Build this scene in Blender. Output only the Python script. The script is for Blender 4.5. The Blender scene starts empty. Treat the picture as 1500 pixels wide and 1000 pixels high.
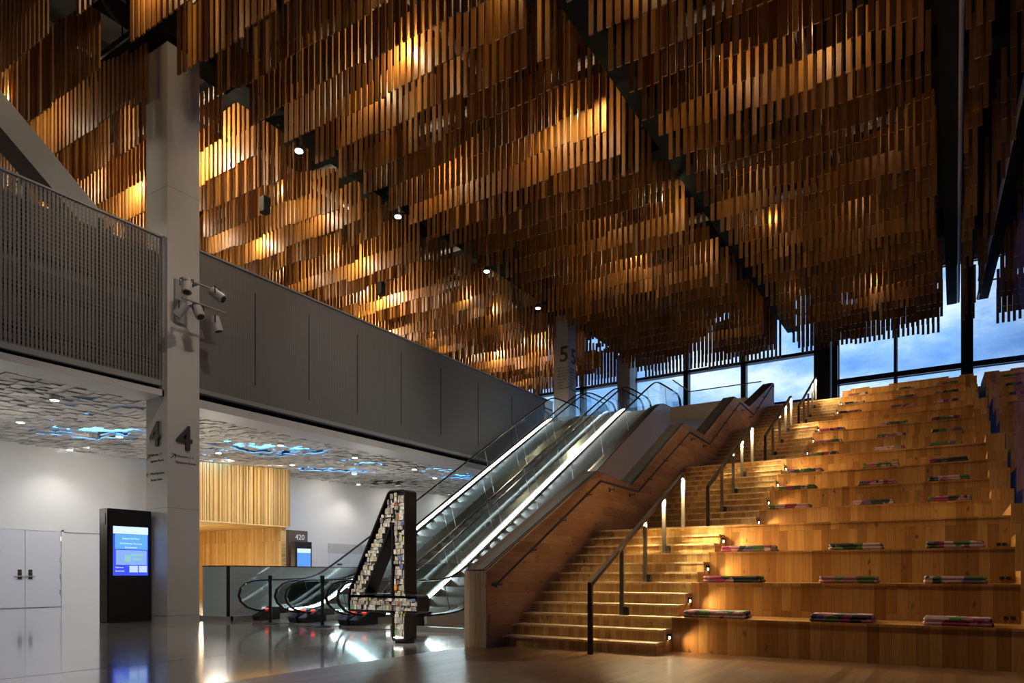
import bpy, math, random
from mathutils import Matrix, Vector
rnd = random.Random(7)
S = bpy.context.scene
col = S.collection

# ------------------------------------------------------------ camera, world, exposure
CAMH = 1.07
YAW = math.atan2(650, 1030)
cam = bpy.data.cameras.new('camera'); cam.sensor_width = 36; cam.lens = 36*1030/1500
cam.shift_y = (842-500)/1500; cam.clip_end = 400
co = bpy.data.objects.new('camera', cam); col.objects.link(co)
co.location = (0, 0, CAMH); co.rotation_euler = (math.pi/2, 0, YAW)
S.camera = co
S.view_settings.view_transform = 'Standard'; S.view_settings.look = 'None'
S.view_settings.gamma = 1; S.view_settings.exposure = 0.0; S.view_settings.use_curve_mapping = False
cY, sY = math.cos(YAW), math.sin(YAW)
def px(x, y, z):                       # where a point lands, in 1500x1000 pixels (used only to skip slats nobody can see)
    r = x*cY+y*sY; w = -x*sY+y*cY
    if w < .5: return (-9999, -9999, w)
    return (750+1030*r/w, 842-1030*(z-CAMH)/w, w)

W = bpy.data.worlds.new('dusk_sky'); S.world = W; W.use_nodes = True
nt = W.node_tree; N = nt.nodes; L = nt.links; N.clear()
wo = N.new('ShaderNodeOutputWorld'); bg = N.new('ShaderNodeBackground'); tc = N.new('ShaderNodeTexCoord')
mp = N.new('ShaderNodeMapping'); mp.inputs['Scale'].default_value = (1, 1, 2.2); mp.inputs['Location'].default_value = (3.1, .7, .3)
nz = N.new('ShaderNodeTexNoise'); nz.inputs['Scale'].default_value = 5.5; nz.inputs['Detail'].default_value = 9; nz.inputs['Roughness'].default_value = .62
cr = N.new('ShaderNodeValToRGB')
cr.color_ramp.elements[0].position = .33; cr.color_ramp.elements[0].color = (.12, .27, .66, 1)
cr.color_ramp.elements[1].position = .60; cr.color_ramp.elements[1].color = (.62, .72, .90, 1)
e = cr.color_ramp.elements.new(.46); e.color = (.24, .42, .80, 1)
L.new(tc.outputs['Generated'], mp.inputs['Vector']); L.new(mp.outputs[0], nz.inputs['Vector'])
L.new(nz.outputs['Fac'], cr.inputs['Fac']); L.new(cr.outputs['Color'], bg.inputs['Color'])
bg.inputs['Strength'].default_value = 1.75
L.new(bg.outputs[0], wo.inputs['Surface'])

# ------------------------------------------------------------ lamps helper
def lamp(kind, name, loc, energy, color=(1, .72, .42), to=None, size=.1, angle=100, blend=.6, parent=None, sy=None):
    d = bpy.data.lights.new(name, kind); d.energy = energy; d.color = color
    if kind == 'AREA':
        d.size = size
        if sy: d.shape = 'RECTANGLE'; d.size_y = sy
    else: d.shadow_soft_size = size
    if kind == 'SPOT': d.spot_size = math.radians(angle); d.spot_blend = blend
    o = bpy.data.objects.new(name, d); col.objects.link(o)
    o.location = loc
    if to is not None: o.rotation_euler = (Vector(to)-Vector(loc)).to_track_quat('-Z', 'Y').to_euler()
    if parent is not None:
        o.parent = parent; o.location = Vector(loc)-wloc(parent)
    return o

WARM = (1, .66, .33)
NEUT = (1, .93, .84)

# ------------------------------------------------------------ mesh helpers
class MB:
    def __init__(s): s.v = []; s.f = []
    def add(s, vs, fs):
        n = len(s.v); s.v += [tuple(p) for p in vs]; s.f += [tuple(i+n for i in f) for f in fs]; return s
    def box(s, x0, x1, y0, y1, z0, z1):
        return s.add([(x0,y0,z0),(x1,y0,z0),(x1,y1,z0),(x0,y1,z0),(x0,y0,z1),(x1,y0,z1),(x1,y1,z1),(x0,y1,z1)],
              [(0,3,2,1),(4,5,6,7),(0,1,5,4),(1,2,6,5),(2,3,7,6),(3,0,4,7)])
    def rbox(s, x0, x1, y0, y1, z0, z1, b=.01):      # box with chamfered vertical and top edges
        pts = [(x0+b,y0),(x1-b,y0),(x1,y0+b),(x1,y1-b),(x1-b,y1),(x0+b,y1),(x0,y1-b),(x0,y0+b)]
        cx, cy = (x0+x1)/2, (y0+y1)/2
        ins = [(p[0]+(b if p[0] < cx else -b)*.7, p[1]+(b if p[1] < cy else -b)*.7) for p in pts]
        vs = [(p[0],p[1],z0+b) for p in pts]+[(p[0],p[1],z1-b) for p in pts]+[(p[0],p[1],z1) for p in ins]+[(p[0],p[1],z0) for p in ins]
        fs = []
        for i in range(8):
            j = (i+1) % 8
            fs += [(i,j,j+8,i+8),(i+8,j+8,j+16,i+16),(i+24,j+24,j,i)]
        fs += [tuple(range(16,24)), tuple(reversed(range(24,32)))]
        return s.add(vs, fs)
    def prism(s, pts, a0, a1, ax='x'):               # outline in the plane, extruded along an axis
        n = len(pts)
        def P(p, a):
            return (a,p[0],p[1]) if ax == 'x' else ((p[0],a,p[1]) if ax == 'y' else (p[0],p[1],a))
        vs = [P(p,a0) for p in pts]+[P(p,a1) for p in pts]
        fs = [tuple(range(n)), tuple(reversed(range(n,2*n)))]+[(i,i+n,(i+1)%n+n,(i+1)%n) for i in range(n)]
        return s.add(vs, fs)
    def strip(s, top, bot, x0, x1):                  # sheet between two (Y,z) paths, thick in X
        n = len(top); vs = []
        for a in (x0, x1):
            vs += [(a,p[0],p[1]) for p in top]+[(a,p[0],p[1]) for p in bot]
        fs = []
        m = 2*n
        for i in range(n-1):
            fs += [(i,i+1,i+1+n,i+n),(m+i,m+i+n,m+i+1+n,m+i+1),(i,m+i,m+i+1,i+1),(i+n,i+n+1,m+i+n+1,m+i+n)]
        fs += [(0,n,m+n,m),(n-1,m+n-1,m+2*n-1,2*n-1)]
        return s.add(vs, fs)
    def tube(s, pts, r, seg=8, rz=None):             # swept round or oval tube
        pts = [Vector(p) for p in pts]; n = len(pts); rings = []
        up = Vector((1,0,0)) if abs((pts[-1]-pts[0]).normalized().x) < .8 else Vector((0,0,1))
        for i, p in enumerate(pts):
            t = (pts[min(i+1,n-1)]-pts[max(i-1,0)]).normalized()
            a = (up-t*up.dot(t)).normalized(); b = t.cross(a)
            rings.append([p+a*math.cos(2*math.pi*k/seg)*r+b*math.sin(2*math.pi*k/seg)*(rz or r) for k in range(seg)])
        vs = [v for g in rings for v in g]; fs = []
        for i in range(n-1):
            for k in range(seg):
                j = (k+1)%seg; fs.append((i*seg+k,i*seg+j,(i+1)*seg+j,(i+1)*seg+k))
        fs += [tuple(reversed(range(seg))), tuple((n-1)*seg+k for k in range(seg))]
        return s.add(vs, fs)
    def cyl(s, c, r, z0, z1, seg=20, r2=None):
        r2 = r if r2 is None else r2
        vs = [(c[0]+r*math.cos(2*math.pi*k/seg), c[1]+r*math.sin(2*math.pi*k/seg), z0) for k in range(seg)]
        vs += [(c[0]+r2*math.cos(2*math.pi*k/seg), c[1]+r2*math.sin(2*math.pi*k/seg), z1) for k in range(seg)]
        fs = [tuple(reversed(range(seg))), tuple(range(seg,2*seg))]+[(k,(k+1)%seg,(k+1)%seg+seg,k+seg) for k in range(seg)]
        return s.add(vs, fs)

WL = {}
def wloc(o): return WL.get(o.name, Vector(o.location))
def obj(name, mb, mat, parent=None, origin=None, label=None, smooth=False):
    v = mb.v
    if parent is not None: o0 = wloc(parent)
    elif origin is not None: o0 = Vector(origin)
    else:
        xs = [p[0] for p in v]; ys = [p[1] for p in v]; zs = [p[2] for p in v]
        o0 = Vector(((min(xs)+max(xs))/2, (min(ys)+max(ys))/2, min(zs)))
    me = bpy.data.meshes.new(name)
    me.from_pydata([(p[0]-o0.x, p[1]-o0.y, p[2]-o0.z) for p in v], [], mb.f); me.update()
    if smooth:
        for p in me.polygons: p.use_smooth = True
    for m in (mat if isinstance(mat, (list, tuple)) else [mat]): me.materials.append(m)
    o = bpy.data.objects.new(name, me); col.objects.link(o)
    if parent is not None: o.parent = parent
    else: o.location = o0
    WL[o.name] = o0.copy()
    if label: o['label'] = label
    return o
def tag(o, label=None, cat=None, group=None, kind=None):
    if label: o['label'] = label
    if cat: o['category'] = cat
    if group: o['group'] = group
    if kind: o['kind'] = kind
    return o
def thing(name, loc, label, cat, group=None):
    o = bpy.data.objects.new(name, None); col.objects.link(o); o.location = loc; o.empty_display_size = .2
    WL[o.name] = Vector(loc)
    return tag(o, label, cat, group)
def struct(name, mb, mat, label=None, cat='wall', parent=None):
    o = obj(name, mb, mat, parent)
    if parent is None: tag(o, label or name.replace('_', ' '), cat, kind='structure')
    return o
def copy_tree(o, loc, label=None, skip=()):
    c = o.copy(); col.objects.link(c); c.location = loc; WL[c.name] = Vector(loc)
    if label: c['label'] = label
    def rec(a, b):
        for ch in a.children:
            if ch.name.split('.')[0] in skip: continue
            d = ch.copy(); col.objects.link(d); d.parent = b; rec(ch, d)
    rec(o, c)
    return c
def text(name, body, size, mat, origin, xdir, parent=None, extrude=.002, align='LEFT', offset=0.0, label=None):
    cu = bpy.data.curves.new(name, 'FONT'); cu.body = body; cu.size = size; cu.extrude = extrude; cu.align_x = align
    cu.offset = offset; cu.resolution_u = 3; cu.space_line = 1.75 if size < .1 else 1.25
    t = bpy.data.objects.new('t', cu); col.objects.link(t)
    dg = bpy.context.evaluated_depsgraph_get(); me = bpy.data.meshes.new_from_object(t.evaluated_get(dg))
    bpy.data.objects.remove(t)
    me.name = name; me.materials.clear(); me.materials.append(mat)
    X = Vector(xdir).normalized(); Z = X.cross(Vector((0,0,1))); M = Matrix((X, Vector((0,0,1)), Z)).transposed()
    o0 = wloc(parent) if parent else Vector(origin)
    me.transform(Matrix.Translation(Vector(origin)-o0) @ M.to_4x4())
    o = bpy.data.objects.new(name, me); col.objects.link(o)
    if parent: o.parent = parent
    else: o.location = o0
    WL[o.name] = o0.copy()
    if label: o['label'] = label
    return o

# ------------------------------------------------------------ materials
def newmat(name):
    m = bpy.data.materials.new(name); m.use_nodes = True
    n = m.node_tree.nodes; b = n['Principled BSDF']
    return m, n, m.node_tree.links, b
def pbr(name, c, rough=.5, metal=0, emit=None, es=0, spec=.5, noise=.06, nscale=6, coat=0):
    m, n, l, b = newmat(name)
    b.inputs['Roughness'].default_value = rough; b.inputs['Metallic'].default_value = metal
    b.inputs['Specular IOR Level'].default_value = spec
    if coat: b.inputs['Coat Weight'].default_value = coat; b.inputs['Coat Roughness'].default_value = .03
    if emit:
        b.inputs['Emission Color'].default_value = (*emit, 1); b.inputs['Emission Strength'].default_value = es
    g = n.new('ShaderNodeNewGeometry'); t = n.new('ShaderNodeTexNoise'); t.inputs['Scale'].default_value = nscale; t.inputs['Detail'].default_value = 4
    l.new(g.outputs['Position'], t.inputs['Vector'])
    mx = n.new('ShaderNodeMix'); mx.data_type = 'RGBA'
    mx.inputs[6].default_value = (*[x*(1-noise) for x in c], 1); mx.inputs[7].default_value = (*[min(1, x*(1+noise)) for x in c], 1)
    l.new(t.outputs['Fac'], mx.inputs[0]); l.new(mx.outputs[2], b.inputs['Base Color'])
    return m
def emis(name, c, s):
    m, n, l, b = newmat(name); n.remove(b); e = n.new('ShaderNodeEmission'); e.inputs[0].default_value = (*c, 1); e.inputs[1].default_value = s
    l.new(e.outputs[0], n['Material Output'].inputs[0]); return m
def glass(name, tint=(.93, .97, .96), f0=.045):
    m, n, l, b = newmat(name); n.remove(b)
    t = n.new('ShaderNodeBsdfTransparent'); t.inputs[0].default_value = (*tint, 1)
    g = n.new('ShaderNodeBsdfGlossy'); g.inputs['Roughness'].default_value = 0.0; g.inputs[0].default_value = (.95, .98, 1, 1)
    lw = n.new('ShaderNodeLayerWeight'); lw.inputs[0].default_value = .5
    pw = n.new('ShaderNodeMath'); pw.operation = 'POWER'; l.new(lw.outputs['Facing'], pw.inputs[0]); pw.inputs[1].default_value = 5
    f = n.new('ShaderNodeMath'); f.operation = 'MULTIPLY_ADD'; l.new(pw.outputs[0], f.inputs[0]); f.inputs[1].default_value = 1-f0; f.inputs[2].default_value = f0
    x = n.new('ShaderNodeMixShader'); l.new(f.outputs[0], x.inputs[0]); l.new(t.outputs[0], x.inputs[1]); l.new(g.outputs[0], x.inputs[2])
    l.new(x.outputs[0], n['Material Output'].inputs[0]); return m
def planks(name, ca, cb, width=.09, length=.7, rough=.42, floor=False, seam=.0035, knots=True, spec=.4, dark=.35, bump=.15, coat=0):
    """boards laid by the face's direction: upright on faces looking along Y, level on faces looking along X"""
    m, n, l, b = newmat(name)
    g = n.new('ShaderNodeNewGeometry'); sp = n.new('ShaderNodeSeparateXYZ'); sn = n.new('ShaderNodeSeparateXYZ')
    l.new(g.outputs['Position'], sp.inputs[0]); l.new(g.outputs['True Normal'], sn.inputs[0])
    def absgt(o, v):
        a = n.new('ShaderNodeMath'); a.operation = 'ABSOLUTE'; l.new(o, a.inputs[0])
        c = n.new('ShaderNodeMath'); c.operation = 'GREATER_THAN'; l.new(a.outputs[0], c.inputs[0]); c.inputs[1].default_value = v; return c.outputs[0]
    def comb(a, b_):
        c = n.new('ShaderNodeCombineXYZ'); l.new(a, c.inputs[0]); l.new(b_, c.inputs[1]); return c.outputs[0]
    def mixv(f, a, b_):
        x = n.new('ShaderNodeMix'); x.data_type = 'VECTOR'; l.new(f, x.inputs[0]); l.new(a, x.inputs[4]); l.new(b_, x.inputs[5]); return x.outputs[1]
    x, y, z = sp.outputs
    top = comb(y, x) if floor else comb(x, y)
    v = mixv(absgt(sn.outputs[1], .6), top, comb(z, x))
    v = mixv(absgt(sn.outputs[0], .6), v, comb(y, z))
    br = n.new('ShaderNodeTexBrick'); br.offset = .37; br.offset_frequency = 2; br.squash = 1
    br.inputs['Scale'].default_value = 1; br.inputs['Brick Width'].default_value = length; br.inputs['Row Height'].default_value = width
    br.inputs['Mortar Size'].default_value = seam*.5; br.inputs['Mortar Smooth'].default_value = .3; br.inputs['Bias'].default_value = 0
    br.inputs['Color1'].default_value = (0,0,0,1); br.inputs['Color2'].default_value = (1,1,1,1); br.inputs['Mortar'].default_value = (.3,.3,.3,1)
    l.new(v, br.inputs['Vector'])
    ramp = n.new('ShaderNodeValToRGB'); ramp.color_ramp.elements[0].color = (*[q*dark+p*(1-dark) for p, q in zip(ca, (ca[0]*.45, ca[1]*.38, ca[2]*.3))], 1)
    ramp.color_ramp.elements[1].color = (*cb, 1); ramp.color_ramp.elements[1].position = .95
    e = ramp.color_ramp.elements.new(.25); e.color = (*ca, 1)
    e = ramp.color_ramp.elements.new(.6); e.color = (*[(p+q)/2 for p, q in zip(ca, cb)], 1)
    l.new(br.outputs['Color'], ramp.inputs[0])
    # grain, stretched along the board
    mp = n.new('ShaderNodeMapping'); mp.inputs['Scale'].default_value = (1.5, 22, 1); l.new(v, mp.inputs[0])
    add = n.new('ShaderNodeVectorMath'); add.operation = 'ADD'; l.new(mp.outputs[0], add.inputs[0])
    sc = n.new('ShaderNodeVectorMath'); sc.operation = 'SCALE'; sc.inputs[3].default_value = 31; l.new(br.outputs['Color'], sc.inputs[0]); l.new(sc.outputs[0], add.inputs[1])
    ns = n.new('ShaderNodeTexNoise'); ns.inputs['Scale'].default_value = 1.6; ns.inputs['Detail'].default_value = 6; ns.inputs['Distortion'].default_value = .6
    l.new(add.outputs[0], ns.inputs['Vector'])
    gr = n.new('ShaderNodeMapRange'); gr.inputs[1].default_value = .25; gr.inputs[2].default_value = .75; gr.inputs[3].default_value = .74; gr.inputs[4].default_value = 1.12
    l.new(ns.outputs['Fac'], gr.inputs[0])
    mul = n.new('ShaderNodeVectorMath'); mul.operation = 'MULTIPLY'; l.new(ramp.outputs[0], mul.inputs[0])
    cg = n.new('ShaderNodeCombineXYZ'); [l.new(gr.outputs[0], cg.inputs[i]) for i in range(3)]; l.new(cg.outputs[0], mul.inputs[1])
    out = mul.outputs[0]
    if knots:
        vo = n.new('ShaderNodeTexVoronoi'); vo.inputs['Scale'].default_value = 3.1
        m2 = n.new('ShaderNodeMapping'); m2.inputs['Scale'].default_value = (.8, 1.5, 1); l.new(v, m2.inputs[0])
        nn = n.new('ShaderNodeTexNoise'); nn.inputs['Scale'].default_value = 9; l.new(v, nn.inputs['Vector'])
        ad = n.new('ShaderNodeVectorMath'); ad.operation = 'MULTIPLY_ADD'; l.new(nn.outputs['Color'], ad.inputs[0]); ad.inputs[1].default_value = (.12,.12,0); l.new(m2.outputs[0], ad.inputs[2])
        l.new(ad.outputs[0], vo.inputs['Vector'])
        kr = n.new('ShaderNodeMapRange'); kr.inputs[1].default_value = .035; kr.inputs[2].default_value = .13; kr.inputs[3].default_value = .28; kr.inputs[4].default_value = 1
        l.new(vo.outputs['Distance'], kr.inputs[0])
        mk = n.new('ShaderNodeVectorMath'); mk.operation = 'MULTIPLY'; l.new(out, mk.inputs[0])
        ck = n.new('ShaderNodeCombineXYZ'); [l.new(kr.outputs[0], ck.inputs[i]) for i in range(3)]; l.new(ck.outputs[0], mk.inputs[1]); out = mk.outputs[0]
    ms = n.new('ShaderNodeMix'); ms.data_type = 'RGBA'; l.new(br.outputs['Fac'], ms.inputs[0]); l.new(out, ms.inputs[6])
    ms.inputs[7].default_value = (*[q*.3 for q in ca], 1)
    l.new(ms.outputs[2], b.inputs['Base Color'])
    b.inputs['Roughness'].default_value = rough; b.inputs['Specular IOR Level'].default_value = spec
    if coat: b.inputs['Coat Weight'].default_value = coat; b.inputs['Coat Roughness'].default_value = .12
    bp = n.new('ShaderNodeBump'); bp.inputs['Strength'].default_value = bump; bp.inputs['Distance'].default_value = .004
    l.new(ns.outputs['Fac'], bp.inputs['Height']); l.new(bp.outputs[0], b.inputs['Normal'])
    return m
def slatmat(name, a, b_):
    m, n, l, b = newmat(name)
    oi = n.new('ShaderNodeObjectInfo'); g = n.new('ShaderNodeNewGeometry')
    ad = n.new('ShaderNodeMath'); ad.operation = 'ADD'; l.new(oi.outputs['Random'], ad.inputs[0]); l.new(g.outputs['Random Per Island'], ad.inputs[1])
    fr = n.new('ShaderNodeMath'); fr.operation = 'FRACT'; l.new(ad.outputs[0], fr.inputs[0])
    mp = n.new('ShaderNodeMapping'); mp.inputs['Scale'].default_value = (30, 30, 1.3); l.new(g.outputs['Position'], mp.inputs[0])
    ns = n.new('ShaderNodeTexNoise'); ns.inputs['Scale'].default_value = 1.2; ns.inputs['Detail'].default_value = 4; l.new(mp.outputs[0], ns.inputs['Vector'])
    mx = n.new('ShaderNodeMix'); mx.data_type = 'RGBA'; mx.inputs[6].default_value = (*a, 1); mx.inputs[7].default_value = (*b_, 1); l.new(fr.outputs[0], mx.inputs[0])
    gr = n.new('ShaderNodeMapRange'); gr.inputs[1].default_value = .3; gr.inputs[2].default_value = .7; gr.inputs[3].default_value = .8; gr.inputs[4].default_value = 1.1; l.new(ns.outputs['Fac'], gr.inputs[0])
    c = n.new('ShaderNodeCombineXYZ'); [l.new(gr.outputs[0], c.inputs[i]) for i in range(3)]
    mu = n.new('ShaderNodeVectorMath'); mu.operation = 'MULTIPLY'; l.new(mx.outputs[2], mu.inputs[0]); l.new(c.outputs[0], mu.inputs[1])
    l.new(mu.outputs[0], b.inputs['Base Color']); b.inputs['Roughness'].default_value = .5; b.inputs['Specular IOR Level'].default_value = .35
    return m
def meshpanel(name, c, pu, pv, fill_u, fill_v, open_=True, rough=.45, metal=.3):
    """woven wire / ribbed metal sheet in the YZ or XZ plane; the gaps are really open when open_"""
    m, n, l, b = newmat(name)
    g = n.new('ShaderNodeNewGeometry'); sp = n.new('ShaderNodeSeparateXYZ'); l.new(g.outputs['Position'], sp.inputs[0])
    xy = n.new('ShaderNodeMath'); xy.operation = 'ADD'; l.new(sp.outputs[0], xy.inputs[0]); l.new(sp.outputs[1], xy.inputs[1])
    def stripe(o, p, f):
        a = n.new('ShaderNodeMath'); a.operation = 'DIVIDE'; l.new(o, a.inputs[0]); a.inputs[1].default_value = p
        q = n.new('ShaderNodeMath'); q.operation = 'FRACT'; l.new(a.outputs[0], q.inputs[0])
        r = n.new('ShaderNodeMath'); r.operation = 'LESS_THAN'; l.new(q.outputs[0], r.inputs[0]); r.inputs[1].default_value = f; return r.outputs[0]
    a = stripe(xy.outputs[0], pu, fill_u); b2 = stripe(sp.outputs[2], pv, fill_v)
    mx = n.new('ShaderNodeMath'); mx.operation = 'MAXIMUM'; l.new(a, mx.inputs[0]); l.new(b2, mx.inputs[1])
    b.inputs['Roughness'].default_value = rough; b.inputs['Metallic'].default_value = metal
    if open_:
        b.inputs['Base Color'].default_value = (*c, 1); l.new(mx.outputs[0], b.inputs['Alpha'])
    else:
        k = n.new('ShaderNodeMix'); k.data_type = 'RGBA'; l.new(mx.outputs[0], k.inputs[0]); k.inputs[6].default_value = (*[q*.62 for q in c], 1); k.inputs[7].default_value = (*c, 1)
        l.new(k.outputs[2], b.inputs['Base Color'])
    return m

M = {}
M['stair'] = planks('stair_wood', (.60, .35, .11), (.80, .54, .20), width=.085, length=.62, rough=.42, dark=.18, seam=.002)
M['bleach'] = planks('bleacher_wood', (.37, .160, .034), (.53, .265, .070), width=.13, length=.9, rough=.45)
M['tread'] = planks('tread_wood', (.78, .56, .31), (.88, .68, .42), width=.12, length=1.4, rough=.4, knots=False, dark=.1)
M['wallwood'] = planks('wall_wood', (.42, .24, .12), (.54, .33, .17), width=.16, length=1.3, rough=.45, dark=.2)
M['pier'] = planks('pier_wood', (.62, .44, .26), (.74, .55, .34), width=.10, length=2.5, rough=.5, dark=.15)
M['cap'] = planks('dark_cap_wood', (.030, .014, .008), (.045, .021, .011), width=.38, length=3, rough=.6, knots=False, spec=.15)
M['navy_stripe'] = pbr('cap_stripe', (.010, .012, .022), .55, spec=.25)
M['woodfloor'] = planks('floor_wood', (.19, .10, .05), (.27, .15, .08), width=.11, length=1.6, rough=.28, floor=True, knots=False, dark=.3, spec=.45, bump=.05)
M['alcove'] = planks('alcove_wood', (.62, .38, .12), (.78, .52, .20), width=.11, length=4, rough=.5, knots=False, dark=.3)
M['slat'] = slatmat('slat_wood', (.21, .082, .014), (.36, .155, .030))
M['slatwall'] = slatmat('pale_slat_wood', (.48, .27, .08), (.78, .52, .20))
M['beam'] = pbr('beam_black', (.008, .010, .009), .9, spec=.1)
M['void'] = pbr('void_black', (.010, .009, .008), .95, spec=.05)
M['column'] = pbr('column_white', (.52, .50, .47), .5, noise=.03)
M['white'] = pbr('wall_white', (.66, .66, .64), .7, noise=.02)
M['door'] = pbr('door_white', (.60, .61, .64), .5, noise=.02)
M['tile'] = slatmat('ceiling_tile', (.40, .38, .35), (.72, .69, .64))
M['fascia'] = meshpanel('parapet_ribbed_metal', (.20, .195, .185), .036, .30, .6, .02, open_=False, rough=.5, metal=.2)
M['mesh'] = meshpanel('parapet_wire_mesh', (.20, .19, .175), .078, .09, .58, .14, open_=True)
M['greybox'] = meshpanel('guard_wire_panel', (.66, .66, .68), .035, .10, .75, .86, open_=False, rough=.35, metal=0)
M['backing'] = pbr('parapet_backing', (.055, .052, .048), .7)
M['backband'] = pbr('parapet_band', (.26, .25, .235), .6)
M['soffit'] = pbr('soffit_white', (.55, .54, .53), .5)
M['trimgrey'] = pbr('trim_grey', (.30, .30, .295), .45, .2)
M['black'] = pbr('black_metal', (.02, .02, .022), .35, .3)
M['rubber'] = pbr('handrail_rubber', (.015, .015, .017), .22)
M['bronze'] = pbr('dark_bronze', (.045, .036, .03), .4, .6)
M['steel'] = pbr('brushed_steel', (.52, .52, .50), .28, .95, noise=.1)
M['postmetal'] = pbr('post_metal', (.26, .23, .20), .4, .7)
M['deck'] = pbr('escalator_deck', (.42, .38, .31), .24, .9, noise=.12)
M['clad'] = pbr('escalator_cladding', (.76, .73, .69), .4, .1)
M['step'] = pbr('escalator_step', (.30, .30, .29), .4, .6, noise=.2, nscale=30)
M['glass'] = glass('clear_glass')
M['rail_glass'] = glass('balustrade_glass', (.92, .965, .97), .03)
M['sideglass'] = glass('side_wall_glass', (.10, .14, .24), .07)
M['frame'] = pbr('window_frame', (.016, .018, .024), .4, .3)
M['beige'] = pbr('beige_wall', (.50, .44, .35), .6)
M['carpet'] = pbr('upper_floor', (.12, .10, .09), .8)
M['led'] = emis('led_strip', (1, .98, .94), 9)
M['ledwarm'] = emis('warm_lens', (1, .80, .50), 14)
M['lens'] = emis('lamp_lens', (1, .96, .88), 16)
M['red'] = emis('red_signal', (1, .06, .03), 2.5)
M['blue'] = emis('blue_light_panel', (.08, .40, 1), 7)
M['brown'] = pbr('sign_brown', (.10, .065, .045), .5)
M['signtext'] = pbr('sign_black', (.02, .02, .02), .5)
M['num4'] = pbr('numeral_bronze', (.09, .08, .065), .4, .5)
M['whitetext'] = pbr('white_lettering', (.85, .85, .85), .5)

# polished concrete
def concrete():
    m, n, l, b = newmat('polished_concrete')
    g = n.new('ShaderNodeNewGeometry'); t = n.new('ShaderNodeTexNoise'); t.inputs['Scale'].default_value = .9; t.inputs['Detail'].default_value = 7
    l.new(g.outputs['Position'], t.inputs['Vector'])
    r = n.new('ShaderNodeValToRGB'); r.color_ramp.elements[0].color = (.20, .195, .185, 1); r.color_ramp.elements[1].color = (.30, .29, .275, 1)
    r.color_ramp.elements[0].position = .3; r.color_ramp.elements[1].position = .7
    l.new(t.outputs['Fac'], r.inputs[0]); l.new(r.outputs[0], b.inputs['Base Color'])
    b.inputs['Roughness'].default_value = .16; b.inputs['Specular IOR Level'].default_value = .8; b.inputs['Coat Weight'].default_value = .75; b.inputs['Coat Roughness'].default_value = .07
    t2 = n.new('ShaderNodeTexNoise'); t2.inputs['Scale'].default_value = 1.7; t2.inputs['Detail'].default_value = 2; l.new(g.outputs['Position'], t2.inputs['Vector'])
    bp = n.new('ShaderNodeBump'); bp.inputs['Strength'].default_value = .12; bp.inputs['Distance'].default_value = .02
    l.new(t2.outputs['Fac'], bp.inputs['Height']); l.new(bp.outputs[0], b.inputs['Normal'])
    return m
M['concrete'] = concrete()
def floral():
    m, n, l, b = newmat('floral_fabric')
    oi = n.new('ShaderNodeObjectInfo'); tcx = n.new('ShaderNodeTexCoord')
    ad = n.new('ShaderNodeVectorMath'); ad.operation = 'ADD'; l.new(tcx.outputs['Object'], ad.inputs[0]); l.new(oi.outputs['Location'], ad.inputs[1])
    ns = n.new('ShaderNodeTexNoise'); ns.inputs['Scale'].default_value = 4; l.new(ad.outputs[0], ns.inputs['Vector'])
    mu = n.new('ShaderNodeVectorMath'); mu.operation = 'MULTIPLY_ADD'; l.new(ns.outputs['Color'], mu.inputs[0]); mu.inputs[1].default_value = (.35, .35, .35); l.new(ad.outputs[0], mu.inputs[2])
    vo = n.new('ShaderNodeTexVoronoi'); vo.inputs['Scale'].default_value = 5.5; l.new(mu.outputs[0], vo.inputs['Vector'])
    s = n.new('ShaderNodeSeparateColor'); l.new(vo.outputs['Color'], s.inputs[0])
    r = n.new('ShaderNodeValToRGB'); r.color_ramp.interpolation = 'CONSTANT'
    cs = [(0, (.02, .03, .02)), (.2, (.36, .14, .17)), (.38, (.07, .13, .03)), (.52, (.48, .30, .29)), (.66, (.26, .03, .08)), (.8, (.15, .20, .05)), (.9, (.10, .08, .14))]
    for i, (p, c) in enumerate(cs):
        e = r.color_ramp.elements[i] if i < 2 else r.color_ramp.elements.new(p)
        e.position = p; e.color = (*c, 1)
    l.new(s.outputs[0], r.inputs[0]); l.new(r.outputs[0], b.inputs['Base Color']); b.inputs['Roughness'].default_value = .85
    return m
M['floral'] = floral()
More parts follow.
